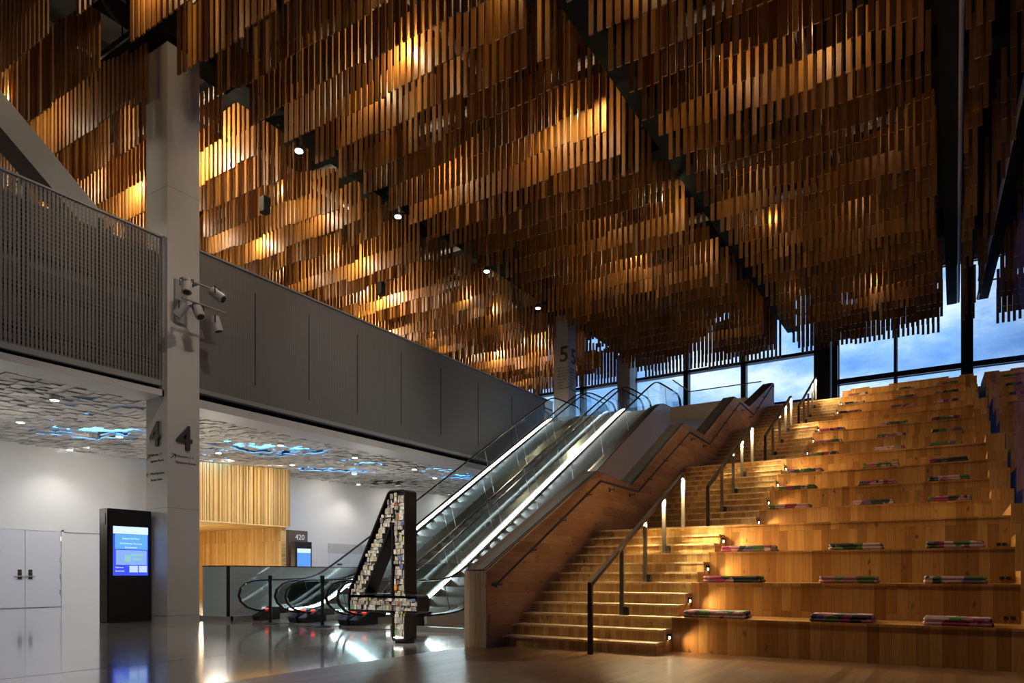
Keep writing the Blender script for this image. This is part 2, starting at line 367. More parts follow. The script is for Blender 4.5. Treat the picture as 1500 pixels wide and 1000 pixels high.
def bookmat():
    m, n, l, b = newmat('book_covers')
    oi = n.new('ShaderNodeObjectInfo'); g = n.new('ShaderNodeNewGeometry')
    ad = n.new('ShaderNodeMath'); ad.operation = 'ADD'; l.new(oi.outputs['Random'], ad.inputs[0]); l.new(g.outputs['Random Per Island'], ad.inputs[1])
    fr = n.new('ShaderNodeMath'); fr.operation = 'FRACT'; l.new(ad.outputs[0], fr.inputs[0])
    r = n.new('ShaderNodeValToRGB'); r.color_ramp.interpolation = 'CONSTANT'
    cs = [(0, (.42, .39, .33)), (.2, (.56, .52, .42)), (.42, (.25, .22, .19)), (.55, (.64, .62, .54)), (.72, (.34, .31, .28)), (.82, (.50, .44, .28)), (.90, (.40, .10, .05)), (.93, (.14, .18, .36)), (.955, (.50, .60, .10)), (.97, (.70, .28, .06)), (.98, (.2, .32, .2))]
    for i, (p, c) in enumerate(cs):
        e = r.color_ramp.elements[i] if i < 2 else r.color_ramp.elements.new(p)
        e.position = p; e.color = (*c, 1)
    l.new(fr.outputs[0], r.inputs[0])
    ns = n.new('ShaderNodeTexNoise'); ns.inputs['Scale'].default_value = 45; l.new(g.outputs['Position'], ns.inputs['Vector'])
    mr = n.new('ShaderNodeMapRange'); mr.inputs[1].default_value = .42; mr.inputs[2].default_value = .6; mr.inputs[3].default_value = .55; mr.inputs[4].default_value = 1.15; l.new(ns.outputs['Fac'], mr.inputs[0])
    c = n.new('ShaderNodeCombineXYZ'); [l.new(mr.outputs[0], c.inputs[i]) for i in range(3)]
    mu = n.new('ShaderNodeVectorMath'); mu.operation = 'MULTIPLY'; l.new(r.outputs[0], mu.inputs[0]); l.new(c.outputs[0], mu.inputs[1])
    l.new(mu.outputs[0], b.inputs['Base Color']); b.inputs['Roughness'].default_value = .4
    return m
M['book'] = bookmat()

# ============================================================ LARGE STRUCTURE
L5 = 7.27
fl = struct('floor', MB().box(-31, -6.19, -12, 39, -.3, 0), M['concrete'], 'polished grey concrete floor', 'floor')
struct('trim_1', MB().box(-6.19, 2.2, -12, 9.7, -.3, 0), M['woodfloor'], 'brown plank floor in front of the stairs', 'floor')
struct('trim_2', MB().box(-8.285, -8.275, -12, 10.2, -.004, .0015), M['trimgrey'], 'joint line in the concrete floor', 'trim')
# roof above the slats and the wall behind the camera
struct('ceiling', MB().box(-31, 2.2, -12, 39, 15.6, 15.9), M['void'], 'dark roof deck above the hanging slats', 'ceiling')
struct('wall_rear', MB().box(-31, 2.2, -12.3, -12, 0, 15.6), M['trimgrey'], 'wall behind the camera')
struct('wall_far_left', MB().box(-31.3, -31, -12, 39, 0, 15.6), M['void'], 'dark outer wall')
# window wall at the back
struct('wall_back', MB().box(-31, 1.2, 38, 38.3, 0, 9.58), M['beige'], 'beige wall under the tall windows')
WINX = [-31, -22.1, -18.95, -15.72, -12.58, -9.48]
def pane(n, x0, x1, z0, z1):
    f = MB()
    f.box(x0, x1, 38.02, 38.2, z0-.04, z0+.04); f.box(x0, x1, 38.02, 38.2, z1-.04, z1+.04)
    f.box(x0-.02, x0+.06, 38.02, 38.2, z0, z1); f.box(x1-.06, x1+.02, 38.02, 38.2, z0, z1)
    o = struct('window_%d' % n, f, M['frame'], 'dusk sky window %d in the back wall' % n, 'window')
    obj('pane', MB().box(x0+.05, x1-.05, 38.1, 38.12, z0, z1), M['glass'], o)
k = 1
for i in range(len(WINX)):
    x0 = WINX[i]; x1 = WINX[i+1] if i+1 < len(WINX) else -5.96
    for z0, z1 in ((9.58, 9.86), (9.94, 12.2), (12.3, 15.4)):
        pane(k, x0, x1, z0, z1); k += 1
for x0, x1 in ((-4.93, -2.44), (-2.40, .26), (.5, 1.2)):
    for z0, z1 in ((8.0, 10.5), (10.68, 15.4)):
        pane(k, x0, x1, z0, z1); k += 1
t = 3
for x in WINX[1:]:
    struct('trim_%d' % t, MB().box(x-.13, x+.13, 37.85, 38.3, 9.5, 15.6), M['frame'], 'black window mullion', 'trim'); t += 1
struct('trim_%d' % t, MB().box(-31, -5.9, 37.85, 38.25, 12.17, 12.33), M['frame'], 'black window transom above the upper floor', 'trim'); t += 1
struct('trim_%d' % t, MB().box(-31, -5.9, 37.85, 38.25, 9.84, 9.96), M['frame'], 'black lower window rail', 'trim'); t += 1
struct('trim_%d' % t, MB().box(-4.95, 1.2, 37.85, 38.25, 10.46, 10.70), M['frame'], 'black window transom above the bleachers', 'trim'); t += 1
struct('trim_%d' % t, MB().box(.22, .5, 37.7, 38.3, 7.5, 15.6), M['frame'], 'thick black corner mullion', 'trim'); t += 1
struct('trim_%d' % t, MB().box(-2.47, -2.37, 37.85, 38.3, 7.5, 15.6), M['frame'], 'thin black window mullion', 'trim'); t += 1
struct('trim_%d' % t, MB().box(-5.96, -5.22, 37.5, 38.3, 7.3, 15.6).box(-5.15, -4.9, 37.6, 38.3, 7.3, 15.6), M['frame'], 'wide black pier between the window bays', 'trim'); t += 1
# glass side wall on the right, running slightly towards the stairs
def wx(y): return .66-.02*(y-26.8)
g = MB().add([(wx(-12),-12,0),(wx(38),38,0),(wx(38)+.03,38,0),(wx(-12)+.03,-12,0)]+[(wx(-12),-12,15.6),(wx(38),38,15.6),(wx(38)+.03,38,15.6),(wx(-12)+.03,-12,15.6)],
     [(0,3,2,1),(4,5,6,7),(0,1,5,4),(1,2,6,5),(2,3,7,6),(3,0,4,7)])
sw = struct('wall_right', g, M['sideglass'], 'glass side wall reflecting the slats and bleachers')
for y in (4, 12, 20, 28, 36):
    obj('fin', MB().box(wx(y)+.04, wx(y)+.34, y-.05, y+.05, 0, 15.6), M['frame'], sw)
# upper floor slabs
struct('trim_%d' % t, MB().box(-31, -15.75, -12, 38, 5.75, L5), M['carpet'], 'upper floor slab behind the parapet', 'floor'); t += 1
struct('trim_%d' % t, MB().box(-15.6, -9.3, 27.9, 38, 6.6, L5), M['carpet'], 'upper floor at the escalator heads', 'floor'); t += 1
struct('trim_%d' % t, MB().box(-9.0, -6.19, 25.3, 38, 6.75, 7.32), M['beige'], 'pale slab edge beside the top of the stairs', 'floor'); t += 1
struct('trim_%d' % t, MB().box(-6.19, .55, 28.0, 38, 6.75, 7.24), M['carpet'], 'upper floor behind the bleachers', 'floor'); t += 1

# ============================================================ LEVEL FOUR ROOM BEHIND THE PARAPET
XW = -25.5
def ceilz(x, y):
    return 5.28+.10*math.sin(x*.9+1)*math.cos(y*.45)+.022*max(0, y-12)*(1 if x < -20 else .55)
wl = MB().box(XW-.2, XW, -12, 15.1, 0, 6.3)
struct('wall_left', wl, M['white'], 'white wall of the low foyer')
struct('wall_left_far', MB().box(XW-.2, XW, 20.3, 38, 0, 6.6), M['white'], 'white wall beyond the timber alcove')
struct('wall_foyer_end', MB().box(-31, -15.6, 37.6, 38, 0, 6.6), M['white'], 'white end wall of the foyer')
struct('baseboard_left', MB().box(XW, XW+.02, 12.0, 15.1, 0, .12), M['white'], 'white baseboard', 'baseboard')
struct('trim_%d' % t, MB().box(XW, XW+.015, 12.02, 15.1, 2.5, 2.53), M['trimgrey'], 'thin seam along the foyer wall', 'trim'); t += 1
# double door at far left, single door further right
def door(n, y0, y1, z1, lab, handle_y=None, hinge_y=None, panel=None):
    d = struct('door_%d' % n, MB().box(XW-.05, XW+.03, y0, y1, .02, z1), M['door'], lab, 'door')
    return d
d1 = door(1, 9.6, 10.825, 2.53, 'left leaf of the white double door at far left')
d2 = door(2, 10.845, 11.90, 2.53, 'right leaf of the white double door at far left')
for d, y in ((d1, 10.62), (d2, 10.93)):
    h = obj('door_handle', MB().box(XW+.03, XW+.05, y, y+.11, .93, 1.25), M['bronze'], d)
    obj('lever', MB().box(XW+.05, XW+.08, y-.1, y+.2, 1.02, 1.05), M['steel'], h)
for z in (.42, .95, 1.5, 2.2): obj('hinge', MB().box(XW+.03, XW+.045, 11.87, 11.93, z, z+.16), M['steel'], d2)
struct('trim_%d' % t, MB().box(XW, XW+.04, 9.5, 12.0, 2.53, 2.62).box(XW, XW+.04, 11.93, 12.0, 0, 2.6), M['white'], 'white frame round the double door', 'trim'); t += 1
d3 = door(3, 23.9, 25.2, 2.12, 'pale door beyond the small screen, left leaf')
d4 = door(4, 25.22, 26.5, 2.12, 'pale door beyond the small screen, right leaf')
obj('door_plate', MB().box(XW+.03, XW+.05, 24.4, 24.72, 1.55, 1.63), M['signtext'], d3)
struct('trim_%d' % t, MB().box(XW, XW+.03, 23.85, 26.55, 2.12, 2.6), pbr('door_head', (.45, .45, .44), .6), 'grey panel above the far pale door', 'trim'); t += 1
# timber alcove
al = thing('timber_alcove', (-24.2, 17, 0), 'golden timber slat wall with a low recess behind the white column', 'wall')
w = MB(); y = 15.1
while y < 20.38:
    b = .05+rnd.random()*.05; d = .02+rnd.random()*.10
    w.box(-24.3, -24.2+d, y, y+b*.82, 3.15, ceilz(-24.2, y)+.03); y += b
obj('slat_cladding', w, M['slatwall'], al)
obj('backing', MB().box(-24.5, -24.3, 15.1, 20.28, 3.15, 5.25).box(-25.45, -24.5, 15.12, 15.25, 3.15, 5.25), M['alcove'], al)
obj('soffit', MB().box(-30.9, -24.1, 15.12, 20.28, 3.10, 3.15), M['alcove'], al)
obj('recess_wall', MB().box(-30.9, -24.25, 20.05, 20.28, 0, 3.1), M['alcove'], al)
obj('side_wall', MB().box(-30.9, -30.7, 15.2, 20.05, 0, 3.1).box(-30.9, -25.72, 15.12, 15.25, 0, 3.1), M['alcove'], al)
sg = thing('room_sign', (-24.1, 20.5, 0), 'dark brown pier sign reading 420 beside the timber recess', 'sign')
obj('sign_board', MB().box(-24.25, -24.1, 20.30, 21.0, 0, 2.05).box(-24.25, -24.1, 20.30, 21.35, 2.05, 3.0), M['brown'], sg)
text('lettering', '420', .34, M['whitetext'], (-24.09, 20.66, 2.60), (0, 1, 0), sg, .004)

def screen(parent, x, y0, y1, z0, z1, small=False):
    """a lit display facing +X, with its panels"""
    b = obj('screen', MB().box(x, x+.006, y0, y1, z0, z1), emis('screen_blue', (.12, .34, .95) if small else (.05, .09, .85), 1.1), parent)
    H = z1-z0; Wd = y1-y0
    obj('header_band', MB().box(x+.006, x+.009, y0, y1, z1-.15*H, z1), emis('screen_pale', (.62, .78, 1), 1.25), b)
    if small:
        return b
    obj('message_panel', MB().box(x+.006, x+.009, y0+.05*Wd, y1-.02*Wd, z1-.46*H, z1-.155*H), emis('screen_sky', (.13, .42, .85), 1.1), b)
    obj('map_panel', MB().box(x+.006, x+.009, y0+.08*Wd, y1-.04*Wd, z1-.78*H, z1-.48*H), emis('screen_map', (.25, .42, .92), 1.1), b)
    obj('map_drawing', MB().box(x+.009, x+.011, y0+.32*Wd, y0+.5*Wd, z1-.72*H, z1-.58*H).box(x+.009, x+.011, y0+.5*Wd, y0+.84*Wd, z1-.60*H, z1-.55*H).box(x+.009, x+.011, y0+.55*Wd, y0+.8*Wd, z1-.69*H, z1-.64*H), emis('screen_mint', (.30, .62, .62), 1), b)
    for a, c in ((.46, .7), (.73, .97)):
        obj('info_tile', MB().box(x+.006, x+.009, y0+a*Wd, y0+c*Wd, z0+.065*H, z0+.2*H), emis('screen_tile', (.55, .70, .95), 1.1), b)
    wt = emis('screen_text', (.8, .9, 1), 1.3)
    text('screen_text', 'Summit Hall Floor', .055, wt, (x+.012, (y0+y1)/2, z1-.26*H), (0, 1, 0), b, .0005, 'CENTER')
    text('screen_text', 'The Pathfinder Discovery\nRefreshments', .05, wt, (x+.012, (y0+y1)/2, z1-.36*H), (0, 1, 0), b, .0005, 'CENTER')
    text('screen_text', 'Ballrooms\nRestrooms', .045, wt, (x+.012, y0+.06*Wd, z0+.15*H), (0, 1, 0), b, .0005)
    return b
def kiosk(x, y0, y1, h, label, dep=.4, zs=(.8, 2.2), small=False):
    k = thing('display_kiosk', (x-dep/2, (y0+y1)/2, 0), label, 'display')
    obj('housing', MB().rbox(x-dep, x, y0, y1, 0, h, .012), M['black'], k)
    obj('side_panel', MB().box(x-dep+.03, x-.03, y0-.012, y0, .02, h-.02), M['bronze'], k)
    obj('speaker_grille', MB().box(x-dep+.1, x-.1, y0-.02, y0-.012, h*.86, h*.96), M['black'], k)
    obj('plinth', MB().box(x-dep+.02, x+.01, y0+.02, y1-.02, 0, .05), M['bronze'], k)
    m = .1*(y1-y0)
    screen(k, x+.002, y0+m, y1-m*.9, zs[0], zs[1], small)
    return k
kiosk(-15.93, 8.43, 9.42, 2.56, 'tall black kiosk with lit blue screen left of the white column', .38, (1.06, 2.17))
kiosk(-19.4, 11.1, 12.1, 2.55, 'second black kiosk half hidden behind the white column', .35, (1.05, 2.2))
kiosk(-23.6, 20.25, 21.15, 2.5, 'small far screen beside the 420 sign', .3, (1.0, 2.2), True)

# tile ceiling of the foyer
blue_spots = []
def ray(u, v, z):
    kx = (u-750)/1030; d = ((kx*cY-sY), (kx*sY+cY), (842-v)/1030); tt = (z-CAMH)/d[2]; return (d[0]*tt, d[1]*tt)
for u, v, a, b in ((140, 634, 2.0, .62), (405, 658, 2.4, .8), (492, 691, 2.6, .8), (300, 681, 1.3, .6), (575, 712, 1.7, .7), (660, 702, 1.9, .8)):
    q = ray(u, v, 5.3 if u < 380 else 5.4); blue_spots.append((q[0], q[1], a, b))
# long axis of every blue patch runs across the view, seen flat on in the ceiling
def inblue(x, y):
    m = 9
    for bx, by, a, b in blue_spots:
        dx, dy = x-bx, y-by
        r_ = (dx*cY+dy*sY)/(a*.62); w_ = (-dx*sY+dy*cY)/(b*1.25)
        m = min(m, r_*r_+w_*w_)
    return m
tm = MB(); y = -3.0; row = 0
while y < 37.4:
    x = -25.4+(.17 if row % 2 else 0); 
    while x < -16.75:
        wd = .22+rnd.random()*.2
        q = inblue(x+wd/2, y+.12)
        if x < -24.06 and 14.9 < y < 20.2: x += wd; continue
        if not (q < 1 and rnd.random() < .62) and not (1 <= q < 2.2 and rnd.random() < .16):
            z = ceilz(x, y)+rnd.uniform(-.02, .02); t1 = rnd.uniform(-.012, .012); t2 = rnd.uniform(-.006, .022); th = .03
            y1 = y+.24+rnd.uniform(-.02, .05); x1 = x+wd
            tm.add([(x,y,z),(x1,y,z+t1),(x1,y1,z+t1+t2),(x,y1,z+t2),(x,y,z+th),(x1,y,z+t1+th),(x1,y1,z+t1+t2+th),(x,y1,z+t2+th)],
                   [(0,3,2,1),(4,5,6,7),(0,1,5,4),(1,2,6,5),(2,3,7,6),(3,0,4,7)])
        x += wd+.008
    y += .235; row += 1
struct('ceiling_foyer', tm, M['tile'], 'foyer ceiling of overlapping pale tiles', 'ceiling')
struct('ceiling_foyer_back', MB().box(-25.5, -16.3, -3, 20, 5.66, 5.70), M['trimgrey'], 'grey backing above the foyer tiles', 'ceiling')
bl_i = ['far left', 'above the timber wall', 'centre, right of the first', 'beside the column', 'above the far white wall', 'behind the escalator glass', 'along the front edge at left', 'along the front edge near the column']
for i, (bx, by, a, b) in enumerate(blue_spots):
    z = ceilz(bx, by)+.24
    pts = []
    for kk in range(24):
        an = 2*math.pi*kk/24; r_ = math.cos(an)*a*.75; w_ = math.sin(an)*b*1.5
        pts.append((bx+r_*cY-w_*sY, by+r_*sY+w_*cY))
    o = obj('blue_light_panel', MB().prism(pts, z, z+.03, 'z'), M['blue'])
    tag(o, 'blue light glowing through the tile ceiling, %s' % bl_i[i], 'light')
dl = [(80, 584, 'large, nearest the front edge at left'), (175, 638, 'just left of the white column'), (102, 654, 'lowest at far left'), (320, 663, 'just right of the white column'),
      (411, 649, 'above the widest blue patch'), (428, 681, 'above the end of the timber wall'), (355, 690, 'over the timber slats'), (520, 669, 'upper one between the blue patches'),
      (519, 696, 'right of the second blue patch'), (607, 688, 'over the sculpture'), (525, 714, 'lowest over the far white wall'), (637, 707, 'left of the escalator rail'), (30, 612, 'dim one at the left edge')]
proto = None
for u, v, lab in dl:
    q = ray(u, v, 5.25 if v < 660 else 5.3)
    loc = (q[0], q[1], ceilz(*q)-.11)
    lb = 'round ceiling downlight in the foyer, '+lab
    if proto is None:
        proto = thing('downlight', loc, lb, 'light')
        obj('trim_ring', MB().cyl((loc[0], loc[1]), .11, loc[2]+.012, loc[2]+.10), M['white'], proto)
        obj('lens', MB().cyl((loc[0], loc[1]), .085, loc[2], loc[2]+.012), M['lens'], proto)
    else:
        copy_tree(proto, loc, lb)
    lamp('SPOT', 'downlight_beam', (loc[0], loc[1], loc[2]-.03), 150, NEUT, (loc[0], loc[1], 0), .08, 130, .8)
# unseen area fills added to brighten the foyer walls, no fixtures
for yy in (4, 8, 12, 23.5, 28, 32.5):
    lamp('AREA', 'wall_fill', (XW+1.9, yy, 5.05), 48, NEUT, (XW, yy, 1.6), .15, sy=3.6).data.specular_factor = 0
for yy in (16.5, 19): lamp('AREA', 'timber_fill', (-22.4, yy, 5.0), 60, (1, .88, .68), (-24.2, yy, 3.0), .15, sy=2.2).data.specular_factor = 0  # added area fill for the timber slats, no fixture
for xx in (-26, -28.5): lamp('POINT', 'recess_fill', (xx, 17.6, 1.5), 80, (1, .80, .5), size=.15).data.specular_factor = 0  # added point fill inside the recess, no fixture
for xx, yy in ((-20, 7), (-20, 14), (-20, 21), (-19, 29)): lamp('POINT', 'foyer_fill', (xx, yy, 3.0), 95, NEUT, size=.4).data.specular_factor = 0  # added mid-air fill for the tiles and foyer, no fixture

# ============================================================ PARAPETS (fascia)
pr = thing('balcony_parapet', (-15.45, 10.35, 5.1), 'grey ribbed metal balcony parapet right of the column', 'parapet')
obj('panel', MB().box(-15.52, -15.42, 10.30, 27.9, 5.56, 8.86), M['fascia'], pr)
obj('top_cap', MB().box(-15.56, -15.38, 10.30, 27.9, 8.86, 8.90), M['trimgrey'], pr)
obj('lower_strip', MB().box(-15.56, -15.40, 10.30, 27.9, 5.46, 5.56), M['trimgrey'], pr)
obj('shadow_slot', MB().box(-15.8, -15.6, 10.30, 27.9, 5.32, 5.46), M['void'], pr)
obj('lower_band', MB().box(-16.3, -15.42, 10.30, 37.5, 5.10, 5.30), M['soffit'], pr)
for yy in (11.9, 13.7, 15.6, 17.6, 19.7, 22.0, 24.4): obj('joint', MB().box(-15.42, -15.414, yy, yy+.02, 6.0, 8.4), M['void'], pr)
pl = thing('balcony_parapet', (-15.5, 3, 5.1), 'grey wire mesh balcony parapet left of the column', 'parapet')
obj('mesh_panel', MB().box(-15.53, -15.52, -6, 9.46, 5.56, 8.86), M['mesh'], pl)
obj('top_cap', MB().box(-15.57, -15.49, -6, 9.46, 8.86, 8.90), M['trimgrey'], pl)
obj('lower_strip', MB().box(-15.6, -15.49, -6, 9.46, 5.44, 5.56), M['trimgrey'], pl)
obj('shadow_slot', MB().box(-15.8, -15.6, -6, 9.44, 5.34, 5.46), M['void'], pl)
obj('lower_band', MB().box(-16.3, -15.46, -6, 9.44, 5.20, 5.34), M['soffit'], pl)
obj('backing_panel', MB().box(-15.90, -15.80, -6, 9.46, 5.5, 8.62), M['backing'], pl)
lg = MB()
obj('pale_band', MB().box(-15.80, -15.78, -6, 9.44, 5.95, 6.45).box(-15.80, -15.78, -6, 9.44, 6.95, 7.55), M['backband'], pl)
for z in (5.95, 6.75, 7.5): lg.box(-15.85, -15.6, -6, 9.46, z, z+.10)
for yy in (0.5, 3.5, 6.6, 8.1): lg.box(-15.75, -15.62, yy, yy+.08, 5.6, 8.8)
obj('inner_frame', lg, M['bronze'], pl)
obj('end_post', MB().box(-15.6, -15.46, 9.40, 9.46, 5.2, 8.9), M['trimgrey'], pl)
br = MB().add([(-16.9,4.2,11.98),(-16.3,4.2,11.98),(-16.3,8.3,8.62),(-16.9,8.3,8.62),(-16.9,4.2,12.68),(-16.3,4.2,12.68),(-16.3,8.6,9.16),(-16.9,8.6,9.16)],
    [(0,3,2,1),(4,5,6,7),(0,1,5,4),(1,2,6,5),(2,3,7,6),(3,0,4,7)])
tag(obj('diagonal_brace', br, M['trimgrey']), 'thick grey diagonal brace rising behind the mesh parapet at far left', 'brace')

# ============================================================ COLUMNS
def column(x0, x1, y0, y1, z0, z1, label, seams):
    c = thing('column', ((x0+x1)/2, (y0+y1)/2, z0), label, 'column')
    b = MB().box(x0, x1, y0, y1, z0, z1)
    obj('shaft', b, M['column'], c)
    for z in seams: obj('seam', MB().box(x0-.003, x1+.003, y0-.003, y1+.003, z, z+.012), M['trimgrey'], c)
    return c
c1 = column(-16.23, -15.37, 9.47, 10.28, 0, 13.38, 'tall white square column in the left foreground with a 4 on each face', (.12, 2.62, 10.05))
text('numeral', '4', .80, M['num4'], (-15.368, 9.68, 4.02), (0, 1, 0), c1, .05, offset=.012, label='dark numeral 4 on the right face')
text('numeral', '4', .80, M['num4'], (-16.02, 9.468, 4.08), (1, 0, 0), c1, .05, offset=.012, label='bronze numeral 4 on the left face')
def arrow(parent, o, xd, ang, s, nm='arrow'):
    X = Vector(xd); U = Vector((0,0,1)); o = Vector(o); nrm = X.cross(U)*.004
    d = X*math.cos(ang)+U*math.sin(ang); p = X*-math.sin(ang)+U*math.cos(ang); w = .016
    def bar(mb, a, b):
        dd = (b-a).normalized(); qq = dd.cross(nrm.normalized())*w/2
        mb.add([a-qq,a+qq,b+qq,b-qq]+[v+nrm for v in (a-qq,a+qq,b+qq,b-qq)], [(0,1,2,3),(7,6,5,4),(0,4,5,1),(1,5,6,2),(2,6,7,3),(3,7,4,0)])
    mb = MB(); tip = o+d*s
    bar(mb, o, tip); bar(mb, tip, tip-d*s*.45+p*s*.45); bar(mb, tip, tip-d*s*.45-p*s*.45)
    obj(nm, mb, M['signtext'], parent)
text('wayfinding_text', 'Ballrooms 1-3\nSignature Room', .082, M['signtext'], (-15.366, 9.66, 3.83), (0, 1, 0), c1, .002)
arrow(c1, (-15.366, 9.55, 3.78), (0,1,0), math.pi/4, .15)
text('wayfinding_text', 'Ballrooms 1-3\nSignature Room', .082, M['signtext'], (-16.05, 9.466, 3.86), (1, 0, 0), c1, .002)
arrow(c1, (-16.19, 9.466, 3.80), (1,0,0), math.pi/4, .15)
text('wayfinding_text', 'Work Bay Room\nTerrace Suites', .082, M['signtext'], (-16.05, 9.466, 3.42), (1, 0, 0), c1, .002)
arrow(c1, (-16.08, 9.466, 3.44), (1,0,0), math.pi, .13)
c5 = column(-16.22, -15.45, 29.45, 30.25, L5, 13.38, 'white square column at the escalator heads with a 5 on each face', (9.9,))
text('numeral', '5', 1.02, M['num4'], (-15.93, 29.448, 11.18), (1, 0, 0), c5, .02, offset=.012)
text('numeral', '5', 1.02, M['num4'], (-15.448, 29.72, 11.14), (0, 1, 0), c5, .02, offset=.012)
for o_, d_ in (((-16.02, 29.446, 10.86), (1,0,0)), ((-15.446, 29.62, 10.82), (0,1,0))):
    text('wayfinding_text', 'Ballrooms 1-3\nSignature Room\nGarden Terrace\nMeeting 501\nRestrooms\nElevator\nLobby\nTerrace Suites', .11, M['signtext'], o_, d_, c5, .002)
column(-16.05, -15.3, 36.5, 37.3, L5, 13.38, 'farther plain white column in front of the dusk windows', ())

# ============================================================ BEAMS
def beam(x0, x1, y0, y1, label, z0=13.4, z1=14.3):
    b = thing('ceiling_beam', ((x0+x1)/2, (y0+y1)/2, z0), label, 'beam')
    m = MB()
    if x1-x0 < y1-y0:
        m.box(x0, x1, y0, y1, z0, z0+.05).box(x0, x1, y0, y1, z1-.05, z1).box((x0+x1)/2-.12, (x0+x1)/2+.12, y0, y1, z0+.05, z1-.05)
    else:
        m.box(x0, x1, y0, y1, z0, z0+.05).box(x0, x1, y0, y1, z1-.05, z1).box(x0, x1, (y0+y1)/2-.12, (y0+y1)/2+.12, z0+.05, z1-.05)
    obj('girder', m, M['beam'], b)
    return b
beam(-15.85, -15.15, -2, 37.8, 'black girder above the slats running from the column top to the 5 column')
beam(-7.25, -6.7, -2, 37.8, 'black girder running diagonally down the middle of the slat ceiling')
bc = beam(-.35, .05, -2, 37.8, 'black girder nearest the glass wall at right')
obj('pipe', MB().tube([(.12, -2, 13.2), (.10, 37, 13.2)], .05), M['trimgrey'], bc)
beam(-31, 1, 9.6, 10.15, 'black cross girder over the front column', 13.45, 14.25)
beam(-31, 1, 19.6, 20.1, 'black cross girder across the middle of the ceiling', 13.45, 14.25)
beam(-31, 1, 29.65, 30.1, 'black cross girder over the 5 column', 13.45, 14.25)
du = MB()
for yy in (12.5, 17, 24, 27, 33): du.tube([(-25, yy, 15.05), (-1, yy+.4, 15.05)], .14, 10)
for xx in (-20, -11.5, -3.6): du.tube([(xx, 2, 15.35), (xx+.2, 37, 15.35)], .12, 8)
tag(obj('service_pipes', du, M['trimgrey'], None), 'grey pipes glimpsed above the hanging slats', 'pipes')

# ============================================================ SLAT CEILING
XB = [(-27.0, -16.0, 'left'), (-14.9, -7.42, 'middle'), (-6.55, -.5, 'right'), (.22, .85, 'edge')]
YB = [(3.0, 9.4, 'nearest'), (10.35, 19.4, 'second'), (20.3, 29.4, 'third'), (30.3, 37.5, 'farthest')]
XN = {'left': 'beyond the parapet at left', 'middle': 'between the two diagonal girders', 'right': 'above the bleachers', 'edge': 'in a strip by the glass wall'}
YN = {'nearest': 'nearest bay', 'second': 'second bay', 'third': 'third bay', 'farthest': 'bay before the windows'}
unit = bpy.data.meshes.new('slat'); uu = MB().box(-.054, .054, -.02, .02, 0, 1)
unit.from_pydata(uu.v, [], uu.f); unit.update(); unit.materials.append(M['slat'])
PIT = .20
def slat_bottom(x, y, row):
    bx = math.floor(x/1.4)
    a = .5+.5*math.sin(bx*1.9+row*2.3)*math.cos(bx*.7-row*1.1)
    return 12.28+.065*math.floor(a*3)-.065+rnd.uniform(-.008, .008)+(.06 if y < 30 else -.08)
for x0, x1, xn in XB:
    for y0, y1, yn in YB:
        sl = []
        nrow = max(1, int((y1-y0)/1.0)); 
        for r_ in range(nrow+1):
            y = y0+(y1-y0)*(r_)/nrow
            row = int(y*1.0)
            for sub in (0,):
                ph = rnd.random()*PIT
                nx = int((x1-x0)/PIT)
                for i in range(nx+1):
                    x = x0+ph+i*PIT
                    if x > x1 or x > wx(y)-.12: continue
                    hsh = math.sin(x*1.7+y*.9)*math.cos(x*.6-y*1.3)
                    if hsh > .975 and y < 30: continue                       # openings in the field
                    zb = slat_bottom(x, y, row)
                    u, v, w_ = px(x, y, zb)
                    if w_ < 3 or u < -160 or u > 1620 or v < -170: continue
                    top = 13.3+.9*abs(math.sin(x*.3+y*.5)) if (x < -16) else 14.2+.5*math.sin(x*.4+y*.3)
                    sl.append((w_, x, y, zb, max(top, zb+1.3)))
        if not sl: continue
        sl.sort()
        root = thing('slat_canopy', ((x0+x1)/2, (y0+y1)/2, 12.3), 'hanging brown wooden slats %s, %s' % (XN[xn], YN[yn]), 'slat ceiling', 'hanging slat ceiling bays')
        c0 = wloc(root)
        for w_, x, y, zb, zt in sl[:100]:
            o = bpy.data.objects.new('slat', unit); col.objects.link(o); o.parent = root
            o.location = (x-c0.x, y-c0.y, zb-c0.z); o.scale = (1, 1, zt-zb)
        for hy in (y0+.02, y1-.02):
            x1c = min(x1, wx(hy)-.12)
            obj('hanger_rail', MB().box(x0, x1c, hy-.03, hy+.03, 14.06, 14.12), M['beam'], root)
            for hx in (x0+.1*(x1c-x0), x0+.9*(x1c-x0)):
                obj('hanger_rod', MB().box(hx-.012, hx+.012, hy-.012, hy+.012, 14.1, 15.6), M['beam'], root)
        if len(sl) > 100:
            m = MB()
            for w_, x, y, zb, zt in sl[100:]: m.box(x-.054, x+.054, y-.02, y+.02, zb, zt)
            o = obj('slat_field', m, M['slat'], root); o['kind'] = 'stuff'
# lamps above the slats
hid = random.Random(11)
for y in (5.2, 8.2, 11.6, 14.0, 16.4, 18.6, 21.5, 24.4, 27.2, 31.5, 34.5):
    for x in (-24.4, -21.3, -18.2):
        if hid.random() < .25: continue
        lamp('POINT', 'ceiling_lamp', (x+hid.uniform(-1, 1), y+hid.uniform(-.6, .6), 13.1+hid.uniform(-.3, .5)), 60+hid.random()**2*480, (1, .87, .64), size=.06)
for y in (8.3, 12.6, 16.4, 21.8, 25.5, 32.5):
    for x in (-13.1, -10, -8.4, -5.0, -2.4):
        if hid.random() < .3: continue
        lamp('POINT', 'ceiling_lamp', (x+hid.uniform(-.8, .8), y+hid.uniform(-.5, .5), 13.3+hid.uniform(-.2, .5)), (16+hid.random()**2*90)*(1 if x < -7 else .45), (1, .78, .46), size=.06)

